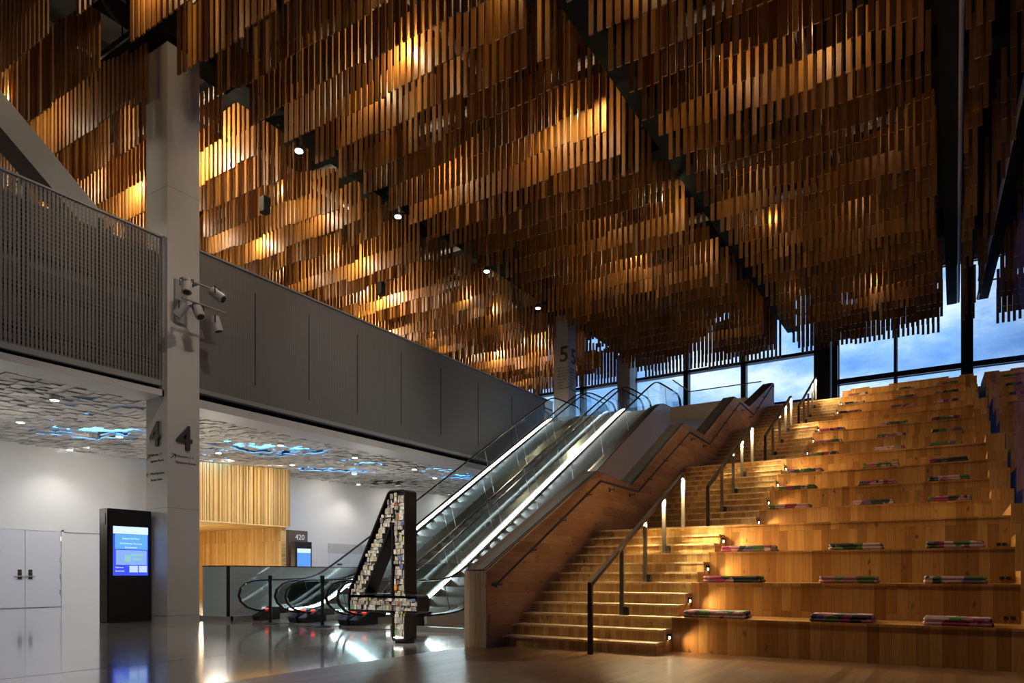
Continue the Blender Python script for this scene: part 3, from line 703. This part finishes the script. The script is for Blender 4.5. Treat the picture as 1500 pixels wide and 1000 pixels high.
# spotlights hung under the first girder
sp = None
for i, (u, v, lab) in enumerate(((438, 222, 'nearest the column'), (583, 318, 'second from the column'), (713, 398, 'third from the column'), (788, 452, 'farthest along the girder'))):
    q = ray(u, v, 12.45); loc = (q[0], q[1], 12.45)
    lb = 'black track spotlight under the left girder, '+lab
    if sp is None:
        sp = thing('track_spotlight', loc, lb, 'spotlight')
        obj('can', MB().cyl(loc, .10, loc[2]+.02, loc[2]+.42, r2=.08), M['black'], sp)
        obj('hood', MB().cyl(loc, .135, loc[2]+.02, loc[2]+.10, r2=.11), M['black'], sp)
        obj('stem', MB().box(loc[0]-.02, loc[0]+.02, loc[1]-.02, loc[1]+.02, loc[2]+.42, loc[2]+.98).box(loc[0]-.45, loc[0]+.14, loc[1]-.03, loc[1]+.03, loc[2]+.86, loc[2]+.98), M['black'], sp)
        obj('lens', MB().cyl(loc, .10, loc[2]-.005, loc[2]+.02), M['lens'], sp)
    else: copy_tree(sp, loc, lb)
AIM = ((-9, 7, 0), (-11, 12, 0), (-4.6, 13, 2), (-4.6, 20, 4))
for i, (u, v) in enumerate(((438, 222), (583, 318), (713, 398), (788, 452))):
    q = ray(u, v, 12.45); lamp('SPOT', 'spot_beam', (q[0], q[1], 12.38), 700, (1, .85, .62), AIM[i], .1, 50, .8)
for i, (x, y, z, lab) in enumerate(((-22.2, 9.3, 11.6, 'at the far left among the slats'), (-15.4, 12.2, 10.6, 'right of the white column'), (-16.2, 17.5, 10.4, 'lower right, before the parapet'))):
    s_ = thing('pendant_speaker', (x, y, z), 'small black pendant speaker hanging %s' % lab, 'speaker')
    obj('body', MB().rbox(x-.11, x+.11, y-.11, y+.11, z, z+.42, .02), M['black'], s_)
    obj('cord', MB().box(x-.008, x+.008, y-.008, y+.008, z+.42, 15.6), M['black'], s_)

# cluster of five pale spotlights on the column
cl = thing('spotlight_cluster', (-15.36, 9.9, 7.2), 'cluster of pale unlit stage spotlights bracketed to the white column', 'spotlight')
obj('bracket', MB().box(-15.37, -15.30, 9.62, 9.92, 6.95, 7.95).tube([(-15.3, 9.8, 7.3), (-14.7, 9.8, 7.3)], .03).tube([(-15.3, 9.8, 7.75), (-14.7, 9.8, 7.75)], .03).tube([(-14.7, 9.4, 7.3), (-14.7, 10.5, 7.3)], .025).tube([(-14.7, 9.4, 7.75), (-14.7, 10.5, 7.75)], .025), M['trimgrey'], cl)
palecan = pbr('pale_can', (.42, .41, .39), .45, .2)
def can(parent, c, d, r=.11, ln=.34):
    c = Vector(c); d = Vector(d).normalized()
    a = obj('spot_head', MB().tube([c-d*ln*.5, c-d*ln*.42, c+d*ln*.2, c+d*ln*.22, c+d*ln*.5], r, 16), palecan, parent)
    # hood flare and dark lens
    obj('lens', MB().tube([c+d*ln*.505, c+d*ln*.515], r*.72, 16), M['bronze'], a)
    s = d.cross(Vector((0,0,1))).normalized()
    obj('yoke', MB().tube([c+s*(r+.02), c+s*(r+.03)+Vector((0,0,.16)), c-s*(r+.03)+Vector((0,0,.16)), c-s*(r+.02)], .014, 6), M['black'], a)
for c, d in (((-14.75, 9.55, 7.62), (.3,-.2,-1)), ((-14.62, 10.25, 7.62), (.9,.5,-.8)), ((-14.7, 9.38, 7.02), (-.6,-.5,-1)), ((-14.6, 10.2, 6.92), (.2,.2,-1)), ((-14.72, 9.82, 7.12), (.5,.0,-.8))):
    can(cl, c, d)

# ============================================================ STAIRCASE AND BLEACHERS
F = [(8.92, 0, 12, 1.92), (14.13, 1.92, 12, 3.80), (19.03, 3.80, 11, 5.52), (23.8, 5.52, 11, 7.25)]
RUN = .297
def sY_(f, n): return F[f][0]+(n-1)*RUN
def sZ_(f, n): return F[f][1]+(F[f][3]-F[f][1])/F[f][2]*n
XL, XR, XBK = -5.81, -3.37, -3.365
st = thing('staircase', (-4.6, 8.92, 0), 'wide pale timber staircase rising in four flights beside the bleachers', 'staircase')
for f in range(4):
    for n in range(1, F[f][2]+1):
        y0 = sY_(f, n); last = n == F[f][2]
        y1 = (F[f+1][0]+.02 if f < 3 else 28.0) if last else y0+RUN+.02
        z1 = sZ_(f, n); z0 = max(0, z1-.5)
        s_ = obj('step', MB().box(XL, XR, y0+.025, y1, z0, z1-.028), M['stair'], st)
        obj('nosing', MB().box(XL, XR-.004, y0, y1, z1-.028, z1), M['tread'], s_)
core = MB()
prof = [(9.2, 0)]
for f in range(4):
    prof += [(F[f][0]+.35, F[f][1]+.0 if f == 0 else F[f][1]-.1), (sY_(f, F[f][2])+.3, F[f][3]-.35)]
prof = [(9.5, 0), (12.4, 1.4), (14.5, 1.7), (17.6, 3.3), (19.4, 3.6), (22.2, 5.0), (24.2, 5.3), (27, 6.7), (28, 6.7), (28, 0)]
obj('carcass', MB().prism(prof, XL, XR-.01), M['stair'], st)

bs = thing('bleacher_seating', (-1.3, 9.6, 0), 'broad timber bleachers with deep plank tiers right of the stairs', 'bleachers')
TI = []
for f in range(4):
    Nn = F[f][2]
    for n in range(Nn % 3 or 3, Nn+1, 3): TI.append((f, n, sY_(f, n), sZ_(f, n), n == Nn))
INX = (.66, .52, .38, .25)
for i, (f, n, y0, z1, land) in enumerate(TI):
    y1 = TI[i+1][2]+.05 if i+1 < len(TI) else 28.0
    xin = INX[f]
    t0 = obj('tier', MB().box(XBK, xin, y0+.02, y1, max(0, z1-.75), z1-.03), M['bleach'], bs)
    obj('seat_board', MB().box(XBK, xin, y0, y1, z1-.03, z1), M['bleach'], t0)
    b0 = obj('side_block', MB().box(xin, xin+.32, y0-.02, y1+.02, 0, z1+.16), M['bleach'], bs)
    if i < 3: obj('outlet', MB().box(xin-.17, xin-.12, TI[i+1][2]-.005, TI[i+1][2]+.02, z1+.05, z1+.09).box(xin-.10, xin-.05, TI[i+1][2]-.005, TI[i+1][2]+.02, z1+.05, z1+.09), M['black'], t0)
obj('carcass', MB().prism([(9.8, 0)]+[(y+.4, max(0, z-.7)) for _, _, y, z, _ in TI[1:]]+[(28, 6.5), (28, 0)], XBK+.01, .6), M['void'], bs)
obj('back_rest', MB().box(-3.42, .5, 27.5, 27.65, 7.2, 7.62).box(-3.15, -2.55, 27.48, 27.67, 7.62, 7.66).box(-1.95, -.2, 27.48, 27.67, 7.62, 7.67).box(.1, .5, 27.48, 27.67, 7.62, 7.66), M['bleach'], bs)
# lowest front plane of side wall at the first flight
# cushions
cush = None
rowname = ['lowest tier', 'second tier up', 'third tier up', None, 'first tier above the first landing', 'second tier above the first landing', 'third tier above the first landing', None,
           'first tier above the second landing', 'second tier above the second landing', 'third tier above the second landing', None,
           'lowest tier of the top section', 'middle tier of the top section', 'upper tier of the top section', 'topmost tier under the back rest']
for i, (f, n, y0, z1, land) in enumerate(TI):
    if rowname[i] is None: continue
    up = min(1, i/10)
    cols_ = [(-3.21, -2.37+.0-.19*up, 'nearest the stairs'), (-1.60-.12*up, -.87-.2*up, 'in the middle'), (-.33-.22*up, .37-.26*up, 'nearest the glass wall')]
    if i == 12: cols_ = cols_[1:]
    for a, b, cn in cols_:
        loc = ((a+b)/2+rnd.uniform(-.02, .02), y0+.30, z1)
        lb = 'floral seat cushion %s on the %s' % (cn, rowname[i])
        if cush is None:
            cush = thing('seat_cushion', loc, lb, 'cushion', 'floral cushions on the bleachers')
            for zz, nm in ((0, 'lower_pad'), (.048, 'upper_pad')):
                c_ = obj(nm, MB().rbox(loc[0]-.42+zz*.2, loc[0]+.42-zz*.3, loc[1]-.24, loc[1]+.22, loc[2]+zz, loc[2]+zz+.05, .02), M['floral'], cush)
            k_ = cush
        else: k_ = copy_tree(cush, loc, lb)
        k_.scale = ((b-a)/.84, 1, 1); k_.rotation_euler = (0, 0, rnd.uniform(-.03, .03))
# step lights on the stair side
sl_ = None; names = ['beside the floor', 'beside the lowest tier', 'beside the second tier', 'beside the third tier', 'beside the first landing', 'one tier above the first landing', 'two tiers above the first landing', 'three tiers above the first landing',
    'beside the second landing', 'one tier above the second landing', 'two tiers above the second landing', 'three tiers above the second landing', 'beside the third landing', 'one tier above the third landing', 'two tiers above the third landing', 'at the top tier']
for i, (f, n, y0, z1, land) in enumerate(TI):
    zl = 0 if i == 0 else TI[i-1][3]
    if n < 3 and f > 0: continue
    loc = (XR+.0, y0-.13, zl+.205)
    lb = 'small warm step light on the stair side %s' % names[i]
    if sl_ is None:
        sl_ = thing('step_light', loc, lb, 'light', 'step lights along the stair side')
        obj('hood', MB().box(loc[0], loc[0]+.045, loc[1]-.032, loc[1]+.032, loc[2]+.02, loc[2]+.055).box(loc[0], loc[0]+.02, loc[1]-.035, loc[1]-.028, loc[2]-.03, loc[2]+.05).box(loc[0], loc[0]+.02, loc[1]+.028, loc[1]+.035, loc[2]-.03, loc[2]+.05), M['bronze'], sl_)
        obj('lens', MB().tube([(loc[0]+.002, loc[1], loc[2]), (loc[0]+.03, loc[1], loc[2])], .021, 12), M['ledwarm'], sl_)
    else: copy_tree(sl_, loc, lb)
    lamp('SPOT', 'step_beam', (loc[0]+.07, loc[1]-.02, loc[2]), 17, (1, .74, .38), (loc[0]+1.1, loc[1]+.12, loc[2]-.30), .03, 110, .9)

# side wall of the stairs with its dark sloping cap
WP = [(8.51, 0), (8.51, 1.13), (12.33, 3.06), (14.02, 2.98), (17.36, 4.90), (19.1, 4.90), (22.24, 6.62), (24.04, 6.67), (27.65, 8.30), (27.8, 8.30), (27.8, 0)]
ws = thing('stair_side_wall', (-6.0, 8.5, 0), 'stepped timber side wall with dark cap left of the stairs', 'wall')
obj('wall_body', MB().prism(WP, -6.19, XL), M['wallwood'], ws)
cp = [(8.51, 1.132), (12.33, 3.062), (14.02, 2.982), (17.36, 4.902), (19.1, 4.902), (22.24, 6.622), (24.04, 6.672), (27.65, 8.302)]
obj('wall_cap', MB().strip([(a, b+.012) for a, b in cp], cp, -6.185, XL-.02), M['cap'], ws)
obj('cap_stripe', MB().strip([(a, b+.02) for a, b in cp], [(a, b+.010) for a, b in cp], -6.04, XL-.07), M['navy_stripe'], ws)  # thin dark navy stripe laid along the cap
obj('end_pier', MB().box(-6.195, XL+.004, 8.49, 8.515, 0, 1.135), M['pier'], ws)
wr = thing('wall_handrail', (-5.73, 8.56, .94), 'black handrail bracketed along the timber stair wall', 'handrail')
wp = [(8.50, .93), (8.62, .95), (12.19, 2.855), (14.05, 2.84), (17.49, 4.69), (19.18, 4.66), (22.42, 6.46), (24.17, 6.42), (27.1, 8.10), (27.2, 8.05)]
obj('rail', MB().tube([(-5.70, a, b) for a, b in wp], .024, 8), M['bronze'], wr)
def onpath(P, y):
    for (a, b), (c, d) in zip(P, P[1:]):
        if a <= y <= c: return b+(d-b)*(y-a)/(c-a)
yy = 8.75
while yy < 27:
    z = onpath(wp, yy)
    obj('bracket', MB().tube([(-5.70, yy, z-.02), (-5.70, yy, z-.09), (-5.81, yy, z-.09)], .010, 6).box(-5.81, -5.80, yy-.03, yy+.03, z-.13, z-.05), M['bronze'], wr); yy += 1.02
# centre rails
RD = [[(8.59, 0, .95), (9.65, .48, 1.40), (10.57, .96, 1.90), (11.43, 1.44, 2.38), (12.42, 1.92, 2.83)],
      [(13.91, 1.92, 2.82), (14.90, 2.39, 3.27), (15.79, 2.86, 3.76), (16.56, 3.33, 4.20), (17.52, 3.80, 4.64)],
      [(18.89, 3.80, 4.66), (19.78, 4.27, 5.07), (20.65, 4.74, 5.50), (21.49, 5.2, 5.94), (22.29, 5.52, 6.37)],
      [(23.48, 5.52, 6.36), (24.36, 5.99, 6.72), (25.17, 6.3, 7.14), (25.97, 6.78, 7.55), (26.66, 7.25, 7.97)]]
nm4 = ['first and nearest flight', 'second flight', 'third flight', 'top flight']
XC = -4.17
for f, ps in enumerate(RD):
    h = thing('centre_handrail', (XC, ps[0][0], ps[0][1]), 'bronze centre handrail with lit posts on the %s' % nm4[f], 'handrail')
    a, b = ps[0], ps[-1]
    obj('rail', MB().prism([(a[0]-.025, a[1]), (a[0]-.025, a[2]+.02), (b[0]-.12, b[2]+.045), (b[0]-.02, b[2]+.04), (b[0]-.02, b[2]), (b[0]-.12, b[2]-.005), (a[0]+.025, a[2]-.02), (a[0]+.025, a[1])], XC-.03, XC+.03), M['bronze'], h)
    for k_, (y, z0, z1) in enumerate(ps[1:]):
        zt = a[2]+(b[2]-a[2])*min(1, (y-a[0])/(b[0]-.1-a[0]))-.01
        p_ = obj('post', MB().box(XC-.03, XC+.03, y-.02, y+.02, z0, zt), M['postmetal'], h)
        if k_ < 3: obj('foot_block', MB().box(XC+.03, XC+.10, y-.02, y+.04, z0, z0+.12), M['bronze'], p_)
        obj('lens', MB().cyl((XC, y-.06), .018, zt-.022, zt-.008, 10), M['ledwarm'], p_)
        lamp('SPOT', 'post_beam', (XC, y-.07, zt-.03), (600, 480, 420, 400)[f], (1, .79, .44), (XC+.45, y+.05, z0), .03, 150, .8)
        lamp('SPOT', 'post_glow', (XC, y-.16, zt-.03), .5, (1, .86, .62), (XC, y, z0+.3), .02, 60, .6)

# ============================================================ ESCALATORS
SL = .592
def sm(v, lo, hi, r=.22):
    def smax(a, b): return (a+b+math.sqrt((a-b)**2+r*r))/2
    return -smax(-smax(v, lo), -hi)
def zs(y): return sm(SL*(y-12.6), 0, L5)
def zr(y): return .94+sm(SL*(y-12.48), 0, 7.41)
Ys = [10.6+i*.2 for i in range(84)]          # to 27.2
def escalator(x, label):
    e = thing('escalator', (x+.625, 11, 0), label, 'escalator', 'three parallel escalators')
    # steps
    s = MB(); y = 11.1
    while y < 26.6:
        z = zs(y+.4); zp = zs(y)
        s.box(x+.14, x+1.11, y, y+.41, z-.32, z)
        y += .4
    obj('steps', s, M['step'], e)
    obj('comb_plate', MB().box(x-.05, x+1.3, 10.42, 11.1, .0, .012).box(x-.05, x+1.3, 26.6, 28.0, L5-.02, L5+.01), M['steel'], e)
    for side, xb in (('left', x), ('right', x+1.25)):
        inn = 1 if side == 'left' else -1
        # handrail loop
        pts = [(11.0, .22), (10.72, .25), (10.47, .33), (10.31, .46), (10.25, .60), (10.30, .76), (10.44, .88), (10.62, .93)]
        pts += [(y, zr(y)) for y in Ys[1:]]
        pts += [(27.45, 8.30), (27.66, 8.16), (27.76, 7.98), (27.74, 7.80), (27.60, 7.66)]
        obj('handrail', MB().tube([(xb, a, b) for a, b in pts], .045, 8, .022), M['rubber'], e)
        # glass
        gt = [(10.27, .60), (10.45, .86)]+[(y, zr(y)-.02) for y in Ys[1:]]+[(27.45, 8.27), (27.70, 8.0)]
        gb = [(10.28, .56), (10.45, .30)]+[(y, zs(y)+.16) for y in Ys[1:]]+[(27.45, L5+.2), (27.69, 7.9)]
        gl = obj('glass_panel', MB().strip(gt, gb, xb-.006, xb+.006), M['rail_glass'], e)
        for yj in (12.4, 14.4, 16.4, 18.4, 20.4, 22.4, 24.4, 26.2):
            jt = MB().add([(xb-.008,yj,zs(yj)+.18),(xb+.008,yj,zs(yj)+.18),(xb+.008,yj+.012,zs(yj)+.18),(xb-.008,yj+.012,zs(yj)+.18),
                    (xb-.008,yj-.25,zr(yj-.25)-.03),(xb+.008,yj-.25,zr(yj-.25)-.03),(xb+.008,yj-.238,zr(yj-.25)-.03),(xb-.008,yj-.238,zr(yj-.25)-.03)],
                   [(0,3,2,1),(4,5,6,7),(0,1,5,4),(1,2,6,5),(2,3,7,6),(3,0,4,7)])
            obj('glass_joint', jt, M['steel'], gl)
        # skirt, deck
        Y2 = [11.3+i*.25 for i in range(65)]
        a0, a1 = sorted((xb+inn*.12, xb+inn*.14))
        obj('skirt', MB().strip([(y, zs(y)+.14) for y in Y2], [(y, zs(y)-.15) for y in Y2], a0, a1), M['steel'], e)
        a0, a1 = sorted((xb-inn*.155, xb+inn*.12))
        obj('deck', MB().strip([(y, zs(y)+.19) for y in Y2], [(y, zs(y)+.13) for y in Y2], a0, a1), M['deck'], e)
        bt = obj('inlet_boot', MB().prism([(10.75, .0), (10.70, .12), (11.15, .32), (11.6, .30), (11.45, 0)], xb-.13, xb+.13), M['black'], e)
        obj('signal_lamp', MB().box(xb-.05, xb+.05, 10.98, 11.06, .26, .30) if side == 'right' else MB().box(xb-.04, xb+.04, 11.0, 11.05, .26, .29), M['red'], bt)
    obj('led_strip', MB().strip([(y, zs(y)+.235) for y in Y2[1:56]], [(y, zs(y)+.175) for y in Y2[1:56]], x+.025, x+.05), M['led'], e)
    # truss
    Y3 = [11.3+i*.5 for i in range(34)]
    obj('truss', MB().strip([(y, zs(y)-.33) for y in Y3], [(y, max(0, zs(y)-1.15)) for y in Y3], x-.14, x+1.39), M['trimgrey'], e)
    return e
EX = (-13.85, -12.27, -10.69)
e1 = escalator(EX[0], 'leftmost escalator, with a bright light strip along its left glass')
e2 = copy_tree(e1, (EX[1]+.625, 11, 0), 'middle escalator of the three', skip=('led_strip',))
e3 = copy_tree(e1, (EX[2]+.625, 11, 0), 'rightmost escalator, nearest the timber stair wall')
Y2 = [11.3+i*.25 for i in range(65)]
cl_ = obj('side_cladding', MB().strip([(y, zs(y)+.21) for y in Y2], [(y, max(0, zs(y)-1.9)) for y in Y2], -9.27, -9.20), M['clad'], None)
cl_.parent = e3; cl_.location = Vector(cl_.location)-Vector((EX[2]+.625, 11, 0))
oc = obj('outer_deck', MB().strip([(y, zs(y)+.235) for y in Y2], [(y, zs(y)+.205) for y in Y2], -9.40, -9.19), M['black'], None)
oc.parent = e3; oc.location = Vector(oc.location)-Vector((EX[2]+.625, 11, 0))
# light the LED strips throw on the steps
for x in (EX[0], EX[2]):
    lo = lamp('AREA', 'strip_light', (x+.07, 18.8, zs(18.8)+.21), 150, (.92, .97, 1), None, .05, sy=14.4)
    yv = Vector((0, 1, SL)).normalized(); zv = Vector((-1, 0, .08)).normalized(); xv = yv.cross(zv).normalized(); zv = xv.cross(yv)
    lo.rotation_euler = Matrix((xv, yv, zv)).transposed().to_euler()

# guards round the escalator opening
gb_ = thing('opening_guard', (-14.4, 10.37, 0), 'grey wire panel guard at the left of the escalators', 'guard')
obj('front_panel', MB().box(-15.34, -14.40, 10.35, 10.40, .10, 1.28), M['greybox'], gb_)
obj('side_panel', MB().box(-14.42, -14.38, 10.40, 27.2, .10, 1.28), M['greybox'], gb_)
obj('kick_base', MB().box(-15.42, -14.34, 10.30, 10.46, 0, .10).box(-14.48, -14.34, 10.4, 27, 0, .10), M['trimgrey'], gb_)
obj('corner_trim', MB().box(-14.425, -14.37, 10.34, 10.40, .1, 1.28), M['black'], gb_)
obj('top_edge', MB().box(-15.34, -14.37, 10.34, 10.41, 1.275, 1.295).box(-14.43, -14.37, 10.4, 27.2, 1.275, 1.295), M['bronze'], gb_)
obj('glass_face', MB().box(-14.365, -14.355, 10.42, 16.0, .12, 1.27).box(-15.34, -14.40, 10.325, 10.335, .12, 1.27), M['rail_glass'], gb_)
g2 = thing('glass_guard', (-7.8, 10.36, 0), 'glass guard between the escalators and the timber pier', 'guard')
for a, b in ((-9.28, -8.76), (-8.74, -7.98), (-7.96, -7.2), (-7.18, -6.22)): obj('pane', MB().box(a, b, 10.355, 10.367, .09, 1.28), M['rail_glass'], g2)
obj('kick_base', MB().box(-9.3, -6.2, 10.30, 10.42, 0, .10), M['steel'], g2)
obj('top_edge', MB().box(-9.3, -6.2, 10.35, 10.372, 1.278, 1.29), M['steel'], g2)
g3 = thing('glass_guard', (-8.9, 26.2, L5), 'glass guard at the head of the escalators and stairs', 'guard')
obj('pane', MB().box(-8.91, -8.898, 25.3, 27.2, 7.3, 8.32), M['rail_glass'], g3)
obj('pane', MB().box(-8.9, -7.5, 27.2, 27.212, 7.3, 8.30).box(-7.48, -6.15, 27.2, 27.212, 7.3, 8.30), M['rail_glass'], g3)
obj('top_rail', MB().box(-8.92, -6.15, 27.18, 27.23, 8.29, 8.32).box(-8.92, -8.88, 25.3, 27.2, 8.31, 8.335), M['bronze'], g3)
bp_ = None
for (x, y, lab) in ((-12.70, 10.2, 'left, in front of the first pair of handrails'), (-11.07, 10.2, 'right, in front of the second pair of handrails')):
    if bp_ is None:
        bp_ = thing('barrier_post', (x, y, 0), 'black barrier post with round base, '+lab, 'post')
        obj('base', MB().cyl((x, y), .20, 0, .02, 24, .18).cyl((x, y), .18, .02, .04, 24, .05), M['black'], bp_)
        obj('pole', MB().cyl((x, y), .035, .03, .93, 14), M['black'], bp_)
        obj('head', MB().cyl((x, y), .045, .93, 1.06, 14), M['black'], bp_)
    else: copy_tree(bp_, (x, y, 0), 'black barrier post with round base, '+lab)

# ============================================================ THE BOOK SCULPTURE
BY0, BY1 = 8.38, 8.645
def rounded(P, r):
    out = []; n = len(P)
    for i in range(n):
        a, b, c = Vector(P[i-1]), Vector(P[i]), Vector(P[(i+1) % n])
        d1, d2 = (a-b), (c-b); rr = min(r, d1.length*.4, d2.length*.4); p = b+d1.normalized()*rr; q = b+d2.normalized()*rr
        for t_ in (0, .25, .5, .75, 1): out.append(tuple(p*(1-t_)**2+b*2*t_*(1-t_)+q*t_**2))
    return out
OUT = [(-8.49, .47), (-7.53, .47), (-7.53, .03), (-7.25, .03), (-7.25, .47), (-6.99, .47), (-6.99, .76), (-7.25, .76), (-7.25, 2.41), (-7.60, 2.41), (-8.49, .80)]
INN = [(-8.10, .775), (-7.535, .775), (-7.535, 1.86)]
sc4 = thing('book_sculpture', (-7.7, 8.5, 0), 'large black figure 4 packed with books standing on the floor', 'sculpture')
def shell(P, th, sgn):
    m = MB(); n = len(P)
    for i in range(n):
        a, b = Vector(P[i]), Vector(P[(i+1) % n]); d = (b-a).normalized(); q = Vector((-d.y, d.x))*th*sgn
        m.add([(a.x,BY0-.01,a.y),(b.x,BY0-.01,b.y),(b.x+q.x,BY0-.01,b.y+q.y),(a.x+q.x,BY0-.01,a.y+q.y),(a.x,BY1,a.y),(b.x,BY1,b.y),(b.x+q.x,BY1,b.y+q.y),(a.x+q.x,BY1,a.y+q.y)],
              [(0,3,2,1),(4,5,6,7),(0,1,5,4),(1,2,6,5),(2,3,7,6),(3,0,4,7)])
    return m
obj('outer_casing', shell(rounded(OUT, .07), .022, 1), M['black'], sc4)
obj('inner_casing', shell(rounded(INN, .03), .02, -1), M['black'], sc4)
obj('back_plate', MB().prism([(-8.46, .5), (-7.02, .5), (-7.02, .74), (-8.46, .74)], BY1-.03, BY1-.01, 'y').prism([(-7.52, .06), (-7.27, .06), (-7.27, 2.38), (-7.52, 2.38)], BY1-.03, BY1-.01, 'y').prism([(-8.46, .74), (-8.12, .74), (-7.52, 1.9), (-7.52, 2.38), (-7.60, 2.38)], BY1-.03, BY1-.01, 'y'), M['black'], sc4)
obj('foot', MB().box(-7.5, -7.28, 8.42, 8.62, 0, .04), M['black'], sc4)
def inside(x, z):
    if -8.455 < x < -7.02 and .505 < z < .735: return True
    if -7.505 < x < -7.28 and .06 < z < 2.375: return True
    if z > .73 and x <= -7.28:
        xo = -8.49+(z-.80)*(.89/1.61)+.045
        xi = (-8.10+(z-.775)*(.565/1.085)-.03) if z < 1.86 else -7.28
        return xo < x < xi and z < 2.375
    return False
books = []
def pack(x0, x1, z0, z1):
    z = z0
    while z < z1-.03:
        h_ = rnd.choice((.05, .065, .085, .10)); h_ = min(h_, z1-z); x = x0+rnd.uniform(0, .02)
        while x < x1-.02:
            w_ = rnd.choice((.04, .06, .075, .095)); w_ = min(w_, x1-x)
            if all(inside(a, b) for a, b in ((x+.004, z+.004), (x+w_-.008, z+.004), (x+.004, z+h_-.008), (x+w_-.008, z+h_-.008))):
                books.append((w_*h_, x, z, w_, h_, BY0+rnd.uniform(.0, .05)))
                x += w_
            else: x += .02
        z += h_
pack(-8.455, -7.02, .505, .735); pack(-7.505, -7.28, .06, .5); pack(-7.505, -7.28, .74, 2.375); pack(-8.46, -7.51, .745, 2.375)
books.sort(reverse=True)
for a_, x, z, w_, h_, y in books[:99]:
    obj('book', MB().rbox(x+.002, x+w_-.003, y, y+.16, z+.002, z+h_-.003, .003), M['book'], sc4)
m = MB()
for a_, x, z, w_, h_, y in books[99:]: m.box(x+.002, x+w_-.003, y, y+.16, z+.002, z+h_-.003)
if len(books) > 99:
    o = obj('book_stack', m, M['book'], sc4); o['kind'] = 'stuff'
obj('led_edge', MB().box(-7.49, -7.30, BY0-.006, BY0, .085, .095), M['led'], sc4)
lamp('SPOT', 'sculpture_fill', (-8.6, 1.6, 12.3), 9500, NEUT, (-7.8, 8.4, 1.3), .12, 15, .8)  # added spot without a fixture, brightens the books

# ============================================================ REMAINING ROOM LIGHT
# spots added without fixtures to brighten stairs, bleachers, parapet and floor
for loc, to, en, an in (((-7, 9, 13.2), (-4.7, 11, 1.5), 1500, 30), ((-7, 16, 13.2), (-4.7, 17, 3.6), 1100, 28), ((-7, 23, 13.2), (-4.6, 23.5, 6), 700, 28), ((-4, 6, 13.2), (-1.5, 10.5, .6), 1500, 42), ((-3, 11, 13.2), (-1.5, 15.5, 2.6), 600, 44),
                        ((-7, 8, 13.2), (-15.4, 12, 7), 900, 70), ((-7, 16, 13.2), (-15.4, 18, 7), 900, 70), ((-7, 3, 13.2), (-15.4, 4, 7), 850, 80), ((-9.5, 1.5, 13.0), (-10.5, 10.4, .4), 2800, 46)):
    lamp('SPOT', 'spot_beam', loc, en, (1, .80, .50) if to[0] > -5 else (1, .88, .72), to, .15, an, .9)
